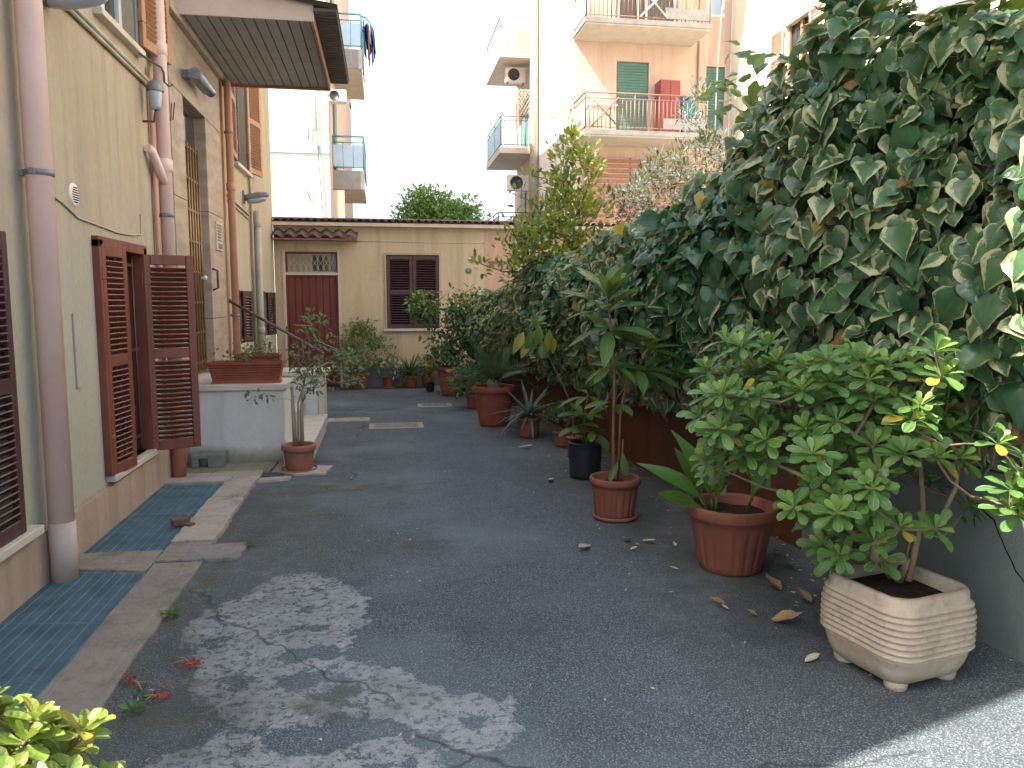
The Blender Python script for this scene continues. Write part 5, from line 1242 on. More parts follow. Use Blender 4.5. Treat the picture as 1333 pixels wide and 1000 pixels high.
ROS += [[1.84, 2.63, 0.94], [2.19, 2.67, 0.98], [1.78, 2.82, 0.94], [1.7, 2.79, 1.08], [1.67, 2.72, 0.78], [2.03, 2.7, 1.24], [1.88, 2.51, 0.93], [1.66, 2.68, 1.26], [1.88, 2.64, 1.24], [1.63, 2.75, 0.99], [1.78, 2.54, 0.8], [1.84, 2.64, 1.11], [1.78, 2.69, 1.13], [1.82, 2.78, 1.22], [2.12, 2.72, 1.02], [1.61, 2.76, 1.14], [1.57, 2.6, 0.92], [2.11, 2.71, 1.1], [2.0, 2.76, 0.98], [1.71, 2.69, 0.83], [1.74, 2.61, 0.75], [1.72, 2.69, 1.03], [2.02, 2.52, 0.91], [1.68, 2.72, 0.66], [1.9, 2.8, 0.97], [1.7, 2.71, 1.18], [1.99, 2.72, 1.09], [2.22, 2.72, 1.14], [1.82, 2.56, 0.85], [1.88, 2.78, 0.83], [2.03, 2.67, 0.97], [2.05, 2.57, 1.25], [1.64, 2.54, 0.71], [2.01, 2.58, 1.2], [2.2, 2.62, 0.88], [1.65, 2.79, 1.23], [1.81, 2.64, 1.19], [2.23, 2.74, 1.05], [1.83, 2.59, 0.7], [1.83, 2.69, 1.26]]
L_pit = [Leaf('pittosporum_leaf', M['pitto'], OBO, fold=.2, droop=d, seed=i) for i, d in enumerate((.05, .25, .4))]
L_pitn = [Leaf('pittosporum_leaf', M['pitto_new'], OBO, fold=.25, droop=d, seed=i) for i, d in enumerate((.0, .2))]
mb, nodes = skeleton((pc.x, pc.y, .37), ROS + LIT, .0032, [(pc.x + .015, pc.y - .02, .46), (pc.x + .03, pc.y - .02, .56)], .16, .47, .08)
mb.tube([(pc.x + .04, pc.y - .01, .37), (pc.x + .07, pc.y + .0, .50), (pc.x + .11, pc.y + .02, .66), (2.17, 2.80, .86), (2.20, 2.90, .98), (2.23, 2.97, 1.2)], [.016, .014, .012, .009, .006, .003], 7)
mb.tube([(pc.x - .02, pc.y + .02, .38), (pc.x - .12, pc.y + .03, .52), (1.75, 2.95, .66), (1.55, 2.95, .72), (1.38, 3.10, .79)], [.013, .012, .009, .006, .003], 7)
mb.build('branches', M['bark'], pl)
items = []
def rosette(c, n, lib, size, out, new=None):
    c = Vector(c); o = out.normalized(); a = o.cross(Vector((.3, .2, 1))).normalized(); b_ = o.cross(a)
    for i in range(n):
        t = i * 2.4; lift = .15 + .75 * (i / n); young = i > n * .62
        d = (a * math.cos(t) + b_ * math.sin(t)) * (1 - lift * .75) + o * (lift - .12)
        s = size * rng.uniform(.8, 1.15) * (.72 if young else 1)
        items.append((rng.choice(new if (young and new) else lib), lm(c + o * (.010 * i / n) + d * .006, d, o - d * .3 + rv(.12), s)))
for c in ROS:
    out = (Vector(c) - Vector((pc.x, pc.y + .15, .62))).normalized() * .6 + Vector((-.12, -.3, .75))
    rosette(c, rng.randint(12, 17), L_pit, .086, out + rv(.2), L_pitn if rng.random() < .9 else None)
    for k in range(2):      # older leaves lower on the twig
        p = Vector(c) - out.normalized() * rng.uniform(.02, .08) + rv(.015)
        items.append((rng.choice(L_pit), lm(p, rv(1) + Vector((0, 0, -.2)), Vector((0, -.3, 1)) + rv(.3), .065 * rng.uniform(.8, 1.1))))
for c in LIT:
    out = Vector((.1, -.4, .85)) + rv(.25); rosette(c, 13, L_pit, .080, out, L_pitn)
put_leaves(pl, items, 300)
# -- terracotta pot with broad lily leaves
BRO = [(0, .015), (.12, .05), (.3, .12), (.5, .15), (.7, .125), (.88, .06), (1, .004)]
L_sp = [Leaf('lily_leaf', M['spath'], BRO, X5, .25, d, 0, .006, seed=i) for i, d in enumerate((.15, .4, .65))]
t = plant('lily_pot', 'large fluted terracotta pot with a few broad fresh green leaves', 1.90, 3.92)
x, y = 1.90, 3.94; pot(t, x, y, .37, .247, 'terra_old', .07, .68, 20, soil_d=.06)
it = []
st_ = MB()
for (dx, dy, dz, L) in ((-.5, -.1, .6, .34), (-.25, -.2, .9, .36), (-.08, -.25, 1, .33), (.05, .1, 1, .3), (-.35, .2, .8, .3), (-.15, .05, 1.1, .31), (.3, -.1, .9, .27), (.45, .1, .8, .24), (-.6, -.25, .3, .30)):
    b0 = Vector((x - .10 + dx * .08, y + dy * .1, .31)) if dx < .2 else Vector((x + .06 + dx * .05, y - .02, .31)); d = Vector((dx, dy, dz)).normalized(); m_ = b0 + d * .09 + Vector((0, 0, .03))
    MB().tube([b0, b0.lerp(m_, .5) + Vector((0, 0, .01)), m_], [.007, .006, .005], 6).build('stem', M['stem_green'], t); it.append((rng.choice(L_sp), lm(m_ - d * .01, d, Vector((-d.x * .4, -.9, .7)), L)))
put_leaves(t, it, 300)
# -- fluted pot with the tall long-leaved sapling
L_lo = [Leaf('sapling_leaf', M['loquat'], [(0, .012), (.12, .05), (.3, .115), (.55, .16), (.78, .135), (.93, .06), (1, .005)], X5, .28, d, 0, .008, seed=i) for i, d in enumerate((.08, .28, .55))]
t = plant('sapling_pot', 'tall sapling with long ribbed leaves in a fluted terracotta pot on a saucer', 1.54, 5.0)
x, y = 1.55, 5.0; pot(t, x, y, .28, .178, 'terra_old', .05, .74, 18, saucer=.86)
m = MB().tube([(x - .01, y, .22), (x - .02, y + .0, .6), (x - .02, y - .01, 1.0), (x - .05, y, 1.35), (x - .08, y, 1.55)], [.013, .011, .010, .008, .005], 8)
m.tube([(x + .025, y + .02, .22), (x + .04, y + .03, .75), (x + .08, y + .02, .95), (x + .28, y, 1.10)], [.010, .009, .007, .004], 7)
m.tube([(x - .02, y, .8), (x + .08, y - .02, .95), (x + .2, y - .03, 1.02)], [.006, .005, .004], 6); m.tube([(x + .035, y - .02, .22), (x + .045, y - .02, .55)], [.008, .006], 6)
m.build('trunk', M['bark_red'], t)
it = []
def whorl(c, n, size, elev, spread=.35, lib=L_lo, dirx=0., seed=0.):
    c = Vector(c)
    for i in range(n):
        a = i * 2.4 + seed; e = elev + rng.uniform(-spread, spread); d = Vector((math.cos(a) * math.cos(e) + dirx, math.sin(a) * math.cos(e), math.sin(e)))
        it.append((rng.choice(lib), lm(c + d.normalized() * .02 + rv(.012), d, Vector((0, -.25, 1)) - d * .2 + rv(.15), size * rng.uniform(.8, 1.15))))
whorl((x - .08, y, 1.50), 11, .29, .75); whorl((x - .07, y, 1.42), 9, .31, .30, seed=1); whorl((x - .05, y, 1.30), 8, .30, .05, seed=2)
whorl((x + .22, y, 1.16), 10, .30, .35, dirx=.3); whorl((x + .16, y - .03, 1.04), 8, .28, .0, seed=1, dirx=.2); whorl((x + .34, y, 1.0), 6, .26, -.1, dirx=.3)
whorl((x - .03, y, 1.05), 5, .20, -.15, seed=.5); whorl((x - .02, y, .8), 4, .22, -.1, seed=2.5); whorl((x + .03, y - .02, .42), 2, .17, -.5, seed=4)
it.append((L_lo[1], lm((x + .03, y - .05, .47), (.1, -.3, -1), (-.3, -1, .2), .17)))
put_leaves(t, it, 300)
# -- black pot
L_ob = [Leaf('rounded_leaf', M['loquat'], [(0, .02), (.2, .11), (.45, .21), (.7, .23), (.9, .13), (1, .02)], X5, .2, d, 0, .008, seed=i) for i, d in enumerate((.1, .35))]
t = plant('black_pot', 'black plastic pot with rounded light green leaves behind the tall sapling', 1.66, 6.2)
x, y = 1.66, 6.22; pot(t, x, y, .31, .15, 'black_pot', .022, .86, soil_d=.04, rimw=.006)
m = MB().tube([(x, y, .27), (x - .01, y, .5), (x + .02, y, .72)], [.008, .007, .004], 6).tube([(x, y, .27), (x - .1, y - .03, .45)], [.006, .003], 5); m.build('stems', M['stem_green'], t)
it = []; whorl((x - .01, y, .52), 8, .19, .25, lib=L_ob); whorl((x - .08, y - .03, .44), 6, .16, .1, lib=L_ob, seed=1); whorl((x + .06, y - .05, .40), 5, .17, -.2, lib=L_ob, seed=2); whorl((x + .01, y, .70), 5, .22, .0, lib=L_lo, seed=.7)
put_leaves(t, it, 300)
# -- small terracotta pot with a long bent stalk of yellowing leaves
L_yl = [Leaf('yellowing_leaf', M['yellowleaf'], [(0, .02), (.2, .16), (.45, .23), (.7, .17), (.9, .07), (1, .005)], X5, .2, d, 0, .01, seed=i) for i, d in enumerate((.2, .5))]
t = plant('stalk_pot', 'small terracotta pot with a long leaning stalk ending in yellow green leaves', 1.76, 7.0)
x, y = 1.77, 7.02; pot(t, x, y, .21, .085, 'terracotta', .03, .8)
m = MB().tube([(x, y, .18), (x - .03, y, .5), (x - .14, y + .02, .75), (x - .26, y + .03, .98), (x - .34, y + .02, 1.16), (x - .38, y, 1.25)], [.008, .007, .006, .005, .004, .003], 6); m.build('stalk', M['bark'], t)
it = []
for (dx, dz, n_) in ((-.40, 1.24, 0), (-.33, 1.16, 1), (-.48, 1.22, 1), (-.30, 1.22, 0), (-.55, 1.2, 1), (-.42, 1.28, 0), (-.37, 1.12, 1), (-.26, 1.15, 0), (-.5, 1.12, 0)):
    it.append((L_yl[n_] if rng.random() < .75 else L_ob[1], lm((x + dx + .05, y + rng.uniform(-.06, .06), dz), Vector((dx + .36, rng.uniform(-.3, .1), -.75)) + rv(.25), Vector((0, -1, .3)) + rv(.2), rng.uniform(.15, .21))))
whorl((x - .39, y, 1.27), 6, .10, .6, lib=L_ob); put_leaves(t, it, 300)
# -- low box-like bush beside it
L_box = Leaf('box_leaf', M['box'], ELL, droop=.1)
t = plant('small_leaved_bush', 'low dark bush of tiny leaves in a dark pot between agave and black pot', 1.80, 7.6)
x, y = 1.80, 7.62; pot(t, x, y, .16, .11, 'terra_old', .03, .8)
tips = [(x + .2 * math.cos(a) * r, y + .2 * math.sin(a) * r, .26 + .2 * math.sqrt(max(0, 1 - r * r)) * rng.uniform(.4, 1)) for a, r in ((rng.uniform(0, 6.28), math.sqrt(rng.random())) for _ in range(70))]
twiggy(t, (x, y, .12), tips, L_box, 12, .034, .002, 'bark', .04, .5, stuff='foliage', trunk='twigs')
# -- agave
L_ag = [Leaf('strap_leaf', M['agave'], [(0, .035), (.2, .055), (.45, .06), (.75, .04), (1, .004)], X5, .5, d, 0, 0, seed=i) for i, d in enumerate((.05, .55, .95))]
t = plant('agave_pot', 'grey green agave with drooping strap leaves hiding its terracotta pot', 1.55, 8.2)
x, y = 1.55, 8.22; pot(t, x, y, .22, .14, 'terra_old', .04, .78)
it = []
for i in range(40):
    a = i * 2.4; e = 1.25 - 1.0 * i / 40 + rng.uniform(-.2, .2); d = Vector((math.cos(a) * math.cos(e), math.sin(a) * math.cos(e), math.sin(e))); r = rng.random()
    it.append((L_ag[0] if e > 1.05 and r < .4 else L_ag[1] if r < .45 else L_ag[2], lm((x + d.x * .03, y + d.y * .03, .22), d, Vector((0, 0, 1)) + rv(.15), rng.uniform(.24, .34))))
for d in ((-.75, -.1, .9), (.55, 0, .8), (-.2, .1, 1.1)): it.append((L_ag[0], lm((x, y, .24), d, (0, -.5, 1), .40)))
put_leaves(t, it, 300)
# -- cycad in the big pot
L_cyl = Leaf('leaflet', M['cycad'], NAR, (-1, 0, 1), .2, .1)
L_cyl_v = []
def frond_leaf(seed, droop, L=1.0):
    """a whole feather frond as one leaf: rachis with two rows of leaflets"""
    v, f, uv = [], [], []; nl = 18
    P = lambda t: Vector((0, t, -droop * t * t + .06 * t))
    for i in range(nl):
        t = .14 + .86 * i / nl; w = .15 * math.sin(math.pi * min(1, (t * .92 + .10))) ** .7 + .012
        for sgn in (-1, 1):
            a = P(t); tip = a + Vector((sgn * w, .07 + .03 * t, .035)); h = .0145; b0 = len(v)
            v += [a + Vector((0, -h, 0)), a + Vector((0, h, 0)), a.lerp(tip, .55) + Vector((0, h * 1.1, 0)), a.lerp(tip, .55) + Vector((0, -h * 1.1, 0)), tip, tip]
            f += [(b0, b0 + 1, b0 + 2, b0 + 3), (b0 + 3, b0 + 2, b0 + 4, b0 + 5)]; uv += [(.2, .1), (.6, .1), (.6, .5), (.2, .5), (.4, 1), (.4, 1)]
    for i in range(8):
        a, b_ = P(i / 8), P((i + 1) / 8); r = .009 * (1 - i / 9); b0 = len(v)
        v += [a + Vector((-r, 0, 0)), a + Vector((r, 0, 0)), b_ + Vector((r, 0, 0)), b_ + Vector((-r, 0, 0)), a + Vector((0, 0, r)), b_ + Vector((0, 0, r))]
        f += [(b0, b0 + 1, b0 + 2, b0 + 3), (b0, b0 + 3, b0 + 5, b0 + 4), (b0 + 1, b0 + 4, b0 + 5, b0 + 2)]; uv += [(0, 0)] * 6
    o = Leaf.__new__(Leaf); o.name = 'frond'; o.mat = M['cycad']
    me = bpy.data.meshes.new('frond'); me.from_pydata([tuple(q) for q in v], [], f); l = me.uv_layers.new(name='UVMap')
    for lp in me.loops: l.data[lp.index].uv = uv[lp.vertex_index]
    me.materials.append(M['cycad']); me.update(); o.me = me; return o
FR = [frond_leaf(1, .15), frond_leaf(2, .45), frond_leaf(3, .75)]
t = plant('cycad_pot', 'cycad with stiff feathery fronds in a smooth terracotta pot', 1.28, 9.03)
x, y = 1.28, 9.03; pot(t, x, y, .48, .255, 'terracotta', .075, .66)
MB().lathe([(.07, 0), (.085, .05), (.07, .11), (.03, .14), (0, .145)], 14, (x, y, .40)).build('stem', M['bark'], t)
it = []
for i in range(20):
    a = i * 2.4; e = 1.28 - 1.0 * i / 20 + rng.uniform(-.12, .12); d = Vector((math.cos(a) * math.cos(e), math.sin(a) * math.cos(e), math.sin(e)))
    it.append((FR[0 if e > 1.1 else 1 if rng.random() < .45 else 2], lm((x + d.x * .05, y + d.y * .05, .50), d, Vector((0, 0, 1)) + rv(.1), rng.uniform(.55, .72))))
put_leaves(t, it, 300, 'frond')
# -- big citrus
L_cit = [Leaf('citrus_leaf', M['lemon'], ELL, fold=.3, droop=d, seed=i) for i, d in enumerate((.1, .35))]
L_citn = Leaf('citrus_leaf', M['laurel'], ELL, fold=.3, droop=.2)
t = plant('citrus_pot', 'bushy citrus tree in a big smooth terracotta pot before the annex window', 1.05, 12.0)
x, y = 1.05, 12.02; pot(t, x, y, .46, .265, 'terracotta', .06, .66)
tips = []
for i in range(150):
    d = rv(1); d = d.normalized() * rng.random() ** .4
    c, r = rng.choice((((x - .15, 1.25), (.42, .42)), ((x + .05, .98), (.45, .38)), ((x - .45, 1.38), (.25, .22)), ((x + .25, 1.35), (.22, .35)), ((x - .1, .72), (.35, .22))))
    tips.append((c[0] + d.x * r[0], y + d.y * .38, max(.55, c[1] + d.z * r[1])))
for k in range(6): tips.append((x - .62 + .03 * k, y - .05, 1.40 + .03 * k))
mb, nodes = skeleton((x, y, .40), tips, .0035, [(x, y, .6), (x - .02, y, .78)], .15, .42); mb.build('trunk', M['bark'], t)
items = []
for tp in tips:
    tp = Vector(tp); new = tp.z > 1.35 and rng.random() < .35
    for i in range(11):
        p = tp + rv(.075); items.append((L_citn if new and i < 7 else rng.choice(L_cit), lm(p, (p - tp) + Vector((0, 0, -.02)) + rv(.06), Vector((-.2, -.5, .8)) + rv(.6), .085 * rng.uniform(.7, 1.2))))
put_leaves(t, items, 300)
# -- feathery green bush by the door
L_bam = [Leaf('narrow_leaf', M['bamboo'], LAN, droop=d, seed=i) for i, d in enumerate((.2, .5))]
t = plant('feathery_pot', 'feathery light green bush in a terracotta pot beside the red door', -.42, 13.2)
x, y = -.42, 13.16; pot(t, x, y, .27, .175, 'terra_old', .05, .76)
tips = []
for i in range(85):
    a = rng.uniform(0, 6.28); r = math.sqrt(rng.random()); zz = rng.random(); w = .52 * (1 - abs(zz - .35) ** 1.4 * 1.1)
    tips.append((x + w * r * math.cos(a) + .06, y + .28 * r * math.sin(a) - .03, .36 + .72 * zz))
twiggy(t, (x, y, .22), tips, L_bam, 14, .085, .0025, 'stem_green', .075, .1, 300, stuff='foliage', trunk='stems', power=.4)
# -- small flowering pot and white blossom plant
L_fl = Leaf('petal', M['petal_white'], [(0, .1), (.4, .3), (.8, .3), (1, .1)], droop=.1); L_sm = Leaf('small_leaf', M['bamboo'], ELL, droop=.2)
t = plant('white_flower_pot', 'small terracotta pot with pale flowers on a saucer by the annex wall', .06, 13.2)
x, y = .06, 13.2; pot(t, x, y, .19, .11, 'terracotta', .035, .78, saucer=1.25)
tips = [(x + rng.uniform(-.2, .2), y + rng.uniform(-.12, .1), .2 + .3 * rng.random()) for _ in range(30)]
twiggy(t, (x, y, .15), tips, [L_sm, L_sm, L_fl], 11, .045, .002, 'stem_green', .04, .3, trunk='stems')
# -- yucca
t = plant('yucca_pot', 'spiky dark strap leaved plant in a terracotta pot under the annex window', .42, 13.15)
x, y = .42, 13.17; pot(t, x, y, .21, .135, 'terracotta', .035, .75)
L_yu = [Leaf('sword_leaf', M['cycad'], [(0, .03), (.3, .05), (.65, .04), (1, .004)], X5, .5, d, 0, 0, seed=i) for i, d in enumerate((.1, .45, .8))]
it = []
for i in range(30):
    a = i * 2.4; e = 1.25 - 1.0 * i / 30 + rng.uniform(-.15, .15); d = Vector((math.cos(a) * math.cos(e), math.sin(a) * math.cos(e), math.sin(e)))
    it.append((L_yu[0 if e > .9 else 1 if i % 2 else 2], lm((x + d.x * .02, y + d.y * .02, .22), d, (0, 0, 1), rng.uniform(.32, .46))))
put_leaves(t, it, 300)
# -- pots crowding beside the citrus
t = plant('variegated_pot', 'little dark pot with yellowish speckled leaves beside the citrus pot', .74, 12.5)
x, y = .72, 12.55; pot(t, x, y, .16, .08, 'black_pot', .02, .8, rimw=.005)
tips = [(x + rng.uniform(-.1, .1), y + rng.uniform(-.08, .08), .2 + .2 * rng.random()) for _ in range(18)]
twiggy(t, (x, y, .13), tips, [L_yl[0], L_sm, Lv[('ivy_dead', 1, 0)]], 8, .05, .002, 'stem_green', .035, .3, trunk='stems')
t = plant('wall_pot', 'terracotta pot half hidden behind the little dark pot at the annex wall', .70, 13.2)
x, y = .72, 13.2; pot(t, x, y, .24, .12, 'terracotta', .04, .78)
tips = [(x + rng.uniform(-.15, .12), y + rng.uniform(-.1, .1), .28 + .25 * rng.random()) for _ in range(20)]
twiggy(t, (x, y, .2), tips, [L_sm, L_cit[0]], 9, .055, .002, 'stem_green', .05, .3, trunk='stems')
t = plant('hosta_pot', 'pale leafy plant in a low pot between citrus and cycad pots', 1.15, 10.4)
x, y = 1.22, 10.5; pot(t, x, y, .2, .13, 'terracotta', .035, .8)
tips = [(x + rng.uniform(-.28, .2), y + rng.uniform(-.15, .15), .25 + .3 * rng.random()) for _ in range(34)]
twiggy(t, (x, y, .16), tips, [L_ob[0], L_sm, L_ob[1]], 7, .085, .002, 'stem_green', .06, .1, trunk='stems')
# -- dark pot beside citrus
t = plant('dark_leaf_pot', 'dark pot tucked between the citrus pot and the ivy hedge', 1.5, 11.6)
x, y = 1.5, 11.7; pot(t, x, y, .3, .16, 'black_pot', .03, .8)
tips = [(x + rng.uniform(-.22, .2), y + rng.uniform(-.2, .2), .4 + .55 * rng.random()) for _ in range(50)]
twiggy(t, (x, y, .26), tips, [L_cit[0], L_bam[0]], 9, .075, .002, 'stem_green', .07, .3, trunk='stems')
# -- small tree in front of the landing
L_na = [Leaf('grey_green_leaf', M['nandina'], ELL, droop=d, seed=i) for i, d in enumerate((.1, .3))]
t = plant('little_tree_pot', 'small tree with pale twin trunk in a terracotta pot before the landing', -.76, 6.84)
x, y = -.76, 6.86; pot(t, x, y, .23, .15, 'terra_lt', .055, .74, saucer=1.02)
tips = []
for c, r, n_ in (((-.55, .95), (.30, .12), 26), ((-.30, 1.10), (.16, .13), 14), ((-.70, .72), (.12, .06), 7), ((-.62, 1.12), (.14, .22), 18), ((-.5, .80), (.28, .05), 14)):
    for i in range(n_): tips.append((c[0] + rng.uniform(-1, 1) * r[0], y + rng.uniform(-.2, .25), c[1] + rng.uniform(-1, 1) * r[1]))
tips += [(-1.02, y - .05, .70), (-1.1, y - .06, .67), (-1.15, y - .06, .655), (-.62, y, 1.28), (-.64, y, 1.36)]
mb, nodes = skeleton((x, y, .2), tips, .0022, [(x + .0, y, .45), (x + .005, y, .60)], .15, .42)
mb.tube([(x - .03, y, .2), (x - .035, y, .45), (x - .045, y, .75)], [.022, .019, .012], 9).tube([(x + .03, y, .2), (x + .03, y, .5), (x + .05, y, .72)], [.02, .017, .009], 9)
mb.build('trunk', M['bark_pale'], t)
items = []
for tp in tips:
    tp = Vector(tp)
    for i in range(7): p = tp + rv(.05); items.append((rng.choice(L_na), lm(p, (p - tp) + rv(.04), Vector((-.1, -.3, .9)) + rv(.5), .052 * rng.uniform(.7, 1.2))))
put_leaves(t, items, 300)
# -- troughs on the landing
def trough(label, x0, x1, y0, y1, z0, h, ribs):
    t = thing('trough', label, 'planter', ((x0 + x1) / 2, (y0 + y1) / 2, z0), 'terracotta troughs on the landing')
    a = .03; rows = [(a, 0.), (a, .004)]
    for k in range(ribs): z = .03 + k * (h - .06) / ribs; e = a * (1 - (k + .5) / ribs) + .008; rows += [(e + .004, z), (e, z + .004), (e, z + .010), (e + .004, z + .014)]
    rows += [(.006, h - .03), (0, h - .026), (0, h), (.014, h), (.016, h - .03)]
    vs = []
    for e, z in rows: vs += [(x0 + e, y0 + e, z0 + z), (x1 - e, y0 + e, z0 + z), (x1 - e, y1 - e, z0 + z), (x0 + e, y1 - e, z0 + z)]
    fs = [(i * 4 + j, i * 4 + (j + 1) % 4, (i + 1) * 4 + (j + 1) % 4, (i + 1) * 4 + j) for i in range(len(rows) - 1) for j in range(4)] + [(3, 2, 1, 0)]
    MB().add(vs, fs).build('box', M['terracotta'], t); bx(x0 + .017, x1 - .017, y0 + .017, y1 - .017, z0 + h - .06, z0 + h - .028).build('soil', M['soil'], t)
    tips = []
    for i in range(16):
        xx = rng.uniform(x0 + .05, x1 - .05); tips.append((xx, (y0 + y1) / 2 + rng.uniform(-.05, .05), z0 + h + rng.uniform(.0, .13)))
    twiggy(t, ((x0 + x1) / 2, (y0 + y1) / 2, z0 + h - .05), tips, L_na[0], 7, .038, .0018, 'dead_stem', .04, .3, trunk='stems')
trough('front terracotta trough with horizontal ribs on the landing coping', -1.60, -.93, 7.30, 7.52, .733, .20, 6)
trough('rear terracotta trough behind the ribbed one on the landing', -1.40, -.99, 7.58, 7.78, .733, .25, 3)
# -- jade plant close to the camera
L_ja = [Leaf('jade_leaf', M['jade'], [(0, .05), (.2, .16), (.5, .29), (.75, .30), (.92, .17), (1, .03)], X5, .35, d, 0, 0, seed=i) for i, d in enumerate((.0, .12))]
t = plant('jade_pot', 'sunlit fleshy leaved jade bush close to the camera in the bottom left corner', -.66, 1.22)
x, y = -.68, 1.20; pot(t, x, y, .42, .19, 'terracotta', .05, .72)
tips = []
for i in range(110):
    d = rv(1); d = d.normalized() * rng.random() ** .33; tips.append((x + d.x * .25, y + d.y * .22, .70 + abs(d.z) * .22 - .02))
mb, nodes = skeleton((x, y, .36), tips, .004, [(x, y, .46), (x, y, .54)], .15, .42); mb.build('branches', M['bark'], t)
items = []
for c in tips: rosette(c, 10, L_ja, .047, (Vector(c) - Vector((x, y, .5))).normalized() + Vector((0, 0, .3)), None)
put_leaves(t, items, 300)

# ================================================================== SMALL THINGS ON THE GROUND
cbk = thing('concrete_block', 'hollow grey concrete block, one side green with moss, by the terracotta pipe foot', 'block', (-1.55, 7.1, 0))
mb = MB(); z0, z1 = .022, .135
for a in ((-1.70, -1.64, z0, z1), (-1.56, -1.42, z0, z1)): mb.box(a[0], a[1], 7.02, 7.22, a[2], a[3])
mb.box(-1.64, -1.56, 7.02, 7.22, z1 - .035, z1 - .001).box(-1.64, -1.56, 7.10, 7.218, z0, z1 - .036)
mb.build('block', M['block_conc'], cbk, .005)
t = thing('brick_piece', 'broken reddish brick lying at the kerb by the further grate', 'brick', (-1.33, 5.22, .03))
xform(rough_slab(-.05, .055, -.035, .03, .03, .07, .012, 4), Matrix.Translation((-1.35, 5.22, 0)) @ Matrix.Rotation(.5, 4, 'Z')).build('fragment', M['brick'], t)
xform(rough_slab(-.025, .02, -.02, .025, .03, .05, .008, 4), Matrix.Translation((-1.27, 5.16, 0)) @ Matrix.Rotation(1.1, 4, 'Z')).build('fragment', M['brick'], t)
# fallen leaves
LF = [(1.21, 4.41, .105, 1, 'broad pale grey leaf lying alone on open asphalt left of the lily pot'), (1.76, 3.2, .10, 0, 'large curled brown leaf with a stalk left of the ribbed planter'),
      (1.72, 3.26, .045, 0, 'small brown scrap touching the large curled leaf'), (1.63, 3.41, .055, 0, 'narrow brown leaf on the asphalt just below the lily pot'), (2.0, 3.55, .085, 0, 'folded tan leaf between the lily pot and the ribbed planter'),
      (1.69, 2.79, .065, 1, 'tan leaf lying closest to the foot of the ribbed planter'), (1.59, 3.92, .035, 1, 'tiny yellowish leaf beside the base of the lily pot'), (1.49, 4.49, .06, 0, 'brown crumpled leaf nearest the sapling saucer'),
      (1.56, 4.44, .06, 1, 'pale leaf next to the crumpled one below the sapling saucer'), (1.43, 4.29, .04, 1, 'small pale leaf in front of the pair below the sapling'), (1.34, 6.16, .09, 1, 'pale oval leaf on the asphalt beside the black pot'),
      (1.32, 7.55, .11, 1, 'pale leaf on the asphalt in front of the agave'), (2.08, 5.3, .10, 0, 'brown leaf lying at the wall between the sapling and lily pots'), (1.62, 3.36, .03, 1, 'tiny white scrap below the narrow brown leaf'),
      (2.05, 3.36, .08, 0, 'brown leaf half hidden beside the left corner of the planter'), (2.3, 4.12, .08, 0, 'dark brown leaf in the shade behind the lily pot'), (2.2, 3.9, .07, 0, 'curled brown leaf between the lily pot and the wall'), (1.72, 4.3, .045, 1, 'small pale leaf right of the pair below the sapling')]
L_li = [Leaf('fallen_leaf', M['litter'], [(0, .03), (.15, .2), (.4, .33), (.65, .27), (.85, .12), (1, .01)], X5, .45, -.35, 0, .05, seed=i) for i in range(3)]
L_lp = [Leaf('fallen_leaf', M['litter_pale'], [(0, .03), (.2, .15), (.5, .22), (.8, .13), (1, .01)], X5, .3, -.15, 0, .03, seed=i) for i in range(3)]
for i, (fx, fy, s, pale, lab) in enumerate(LF):
    me = (L_lp if pale else L_li)[i % 3].me; o = bpy.data.objects.new('fallen_leaf', me); COL.objects.link(o)
    a = rng.uniform(0, 6.28); o.matrix_basis = lm((fx, fy, .012), (math.cos(a), math.sin(a), .05), (rng.uniform(-.2, .2), -.1, 1), s * 1.35)
    tag(o, lab, 'leaf', 'fallen leaves on the asphalt')
# leaf litter crumbs under the hedge
crumbs = MB()
for i in range(520):
    if rng.random() < .75: yy = rng.uniform(2.6, 12.5); xx = WX(yy) - abs(rng.gauss(0, .28)) - .02
    else: yy = rng.uniform(2.3, 9); xx = rng.uniform(-.95, 1.6)
    if xx < -.95: continue
    s = rng.uniform(.004, .015) * (1.2 if xx > 1.4 else .7); a = rng.uniform(0, 6.28); c, s_ = math.cos(a), math.sin(a)
    crumbs.add([(xx + u * c - v_ * s_, yy + u * s_ + v_ * c, .010 + rng.uniform(0, .006)) for u, v_ in ((-s, 0), (0, -s * .5), (s, 0), (0, s * .5))], [(0, 1, 2, 3)])
o = crumbs.build('leaf_litter', M['litter_pale']); o['kind'] = 'stuff'; o['label'] = 'crumbs of dry leaf scattered over the asphalt'
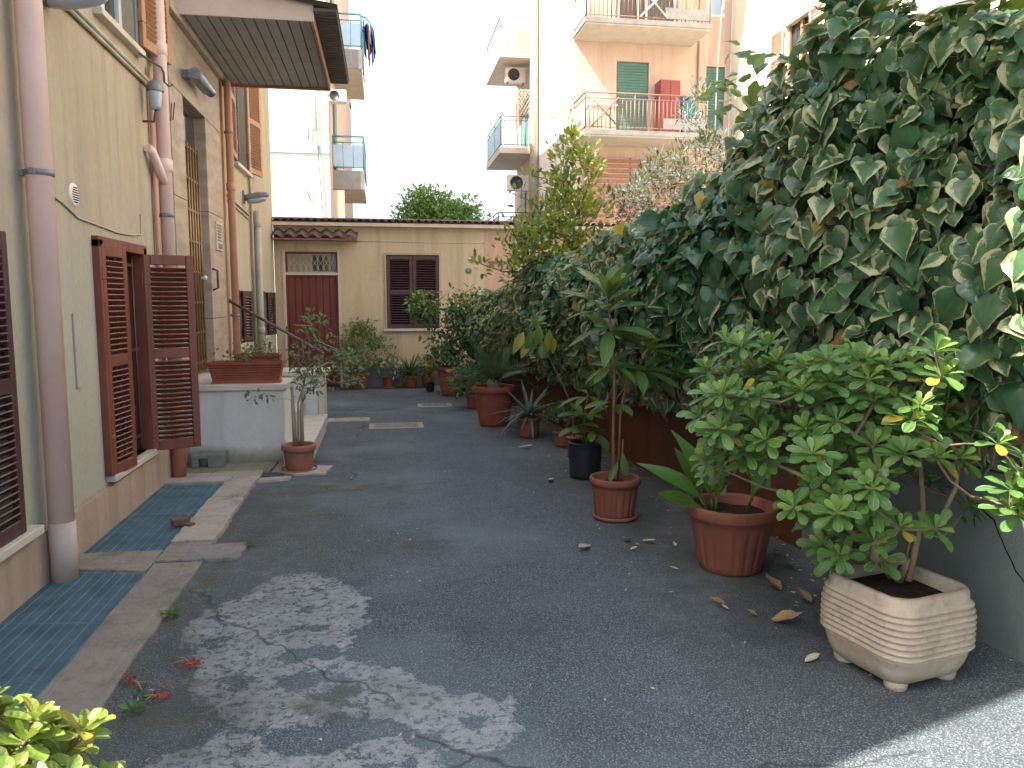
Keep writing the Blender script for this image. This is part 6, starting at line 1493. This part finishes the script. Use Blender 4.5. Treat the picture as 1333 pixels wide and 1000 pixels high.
# fallen geranium sprigs and weeds by the kerb
L_pt = Leaf('petal', M['petal_red'], [(0, .12), (.4, .34), (.8, .3), (1, .1)], droop=.2)
L_wd = Leaf('weed_leaf', M['spath'], [(0, .05), (.3, .28), (.6, .33), (.9, .16), (1, .02)], fold=.3, droop=.2)
def sprig(label, x, y, dx, dy, npet, green):
    t = thing('fallen_sprig', label, 'flower', (x, y, 0), 'fallen red flower sprigs by the kerb')
    MB().tube([(x, y, .012), (x + dx * .5 + .01, y + dy * .5, .022), (x + dx, y + dy, .012)], .0028, 5).tube([(x + dx * .4, y + dy * .4, .02), (x + dx * .6 - dy * .3, y + dy * .6 + dx * .3, .012)], .002, 4).build('stalk', M['dead_stem'], t)
    it = [(L_pt, lm((x + rng.gauss(0, .017), y + rng.gauss(0, .017), .012 + rng.uniform(0, .02)), rv(1), Vector((0, 0, 1)) + rv(.6), rng.uniform(.010, .018))) for _ in range(npet)]
    put_leaves(t, it, 0, 'petal', 'petals')
    if green: put_leaves(t, [(L_wd, lm((x + dx + rng.gauss(0, .03), y + dy + rng.gauss(0, .03), .015), rv(1), Vector((0, 0, 1)) + rv(.4), rng.uniform(.02, .04))) for _ in range(green)], green)
sprig('red flower head with long yellow dry stalk, rightmost of the fallen sprigs', -.80, 3.17, -.10, .10, 26, 0)
sprig('red flower head against the kerb edge, leftmost of the fallen sprigs', -1.02, 3.09, .08, -.10, 18, 5)
sprig('wilted dark red flower sprig lying nearest the camera', -.86, 2.92, -.07, .02, 16, 3)
for lab, x, y, s, n_ in (('small green weed growing in the gap along the kerb', -1.03, 3.72, .035, 12), ('straggly weed on the asphalt nearest the jade bush', -.93, 2.84, .035, 9), ('tiny weed at the corner of the grey kerb stone tongue', -.84, 4.74, .03, 8)):
    t = thing('weed', lab, 'weed', (x, y, 0), 'weeds along the kerb')
    it = []
    for i in range(n_):
        a = i * 2.4; d = Vector((math.cos(a), math.sin(a), rng.uniform(.1, .9))); it.append((L_wd, lm(Vector((x, y, .01)) + d * s * .4, d, Vector((0, 0, 1)) + rv(.3), s * rng.uniform(.7, 1.2))))
    MB().tube([(x, y, 0), (x + .005, y, s * .9)], .002, 4).build('stem', M['stem_green'], t); put_leaves(t, it, 300)
bpy.context.view_layer.update()
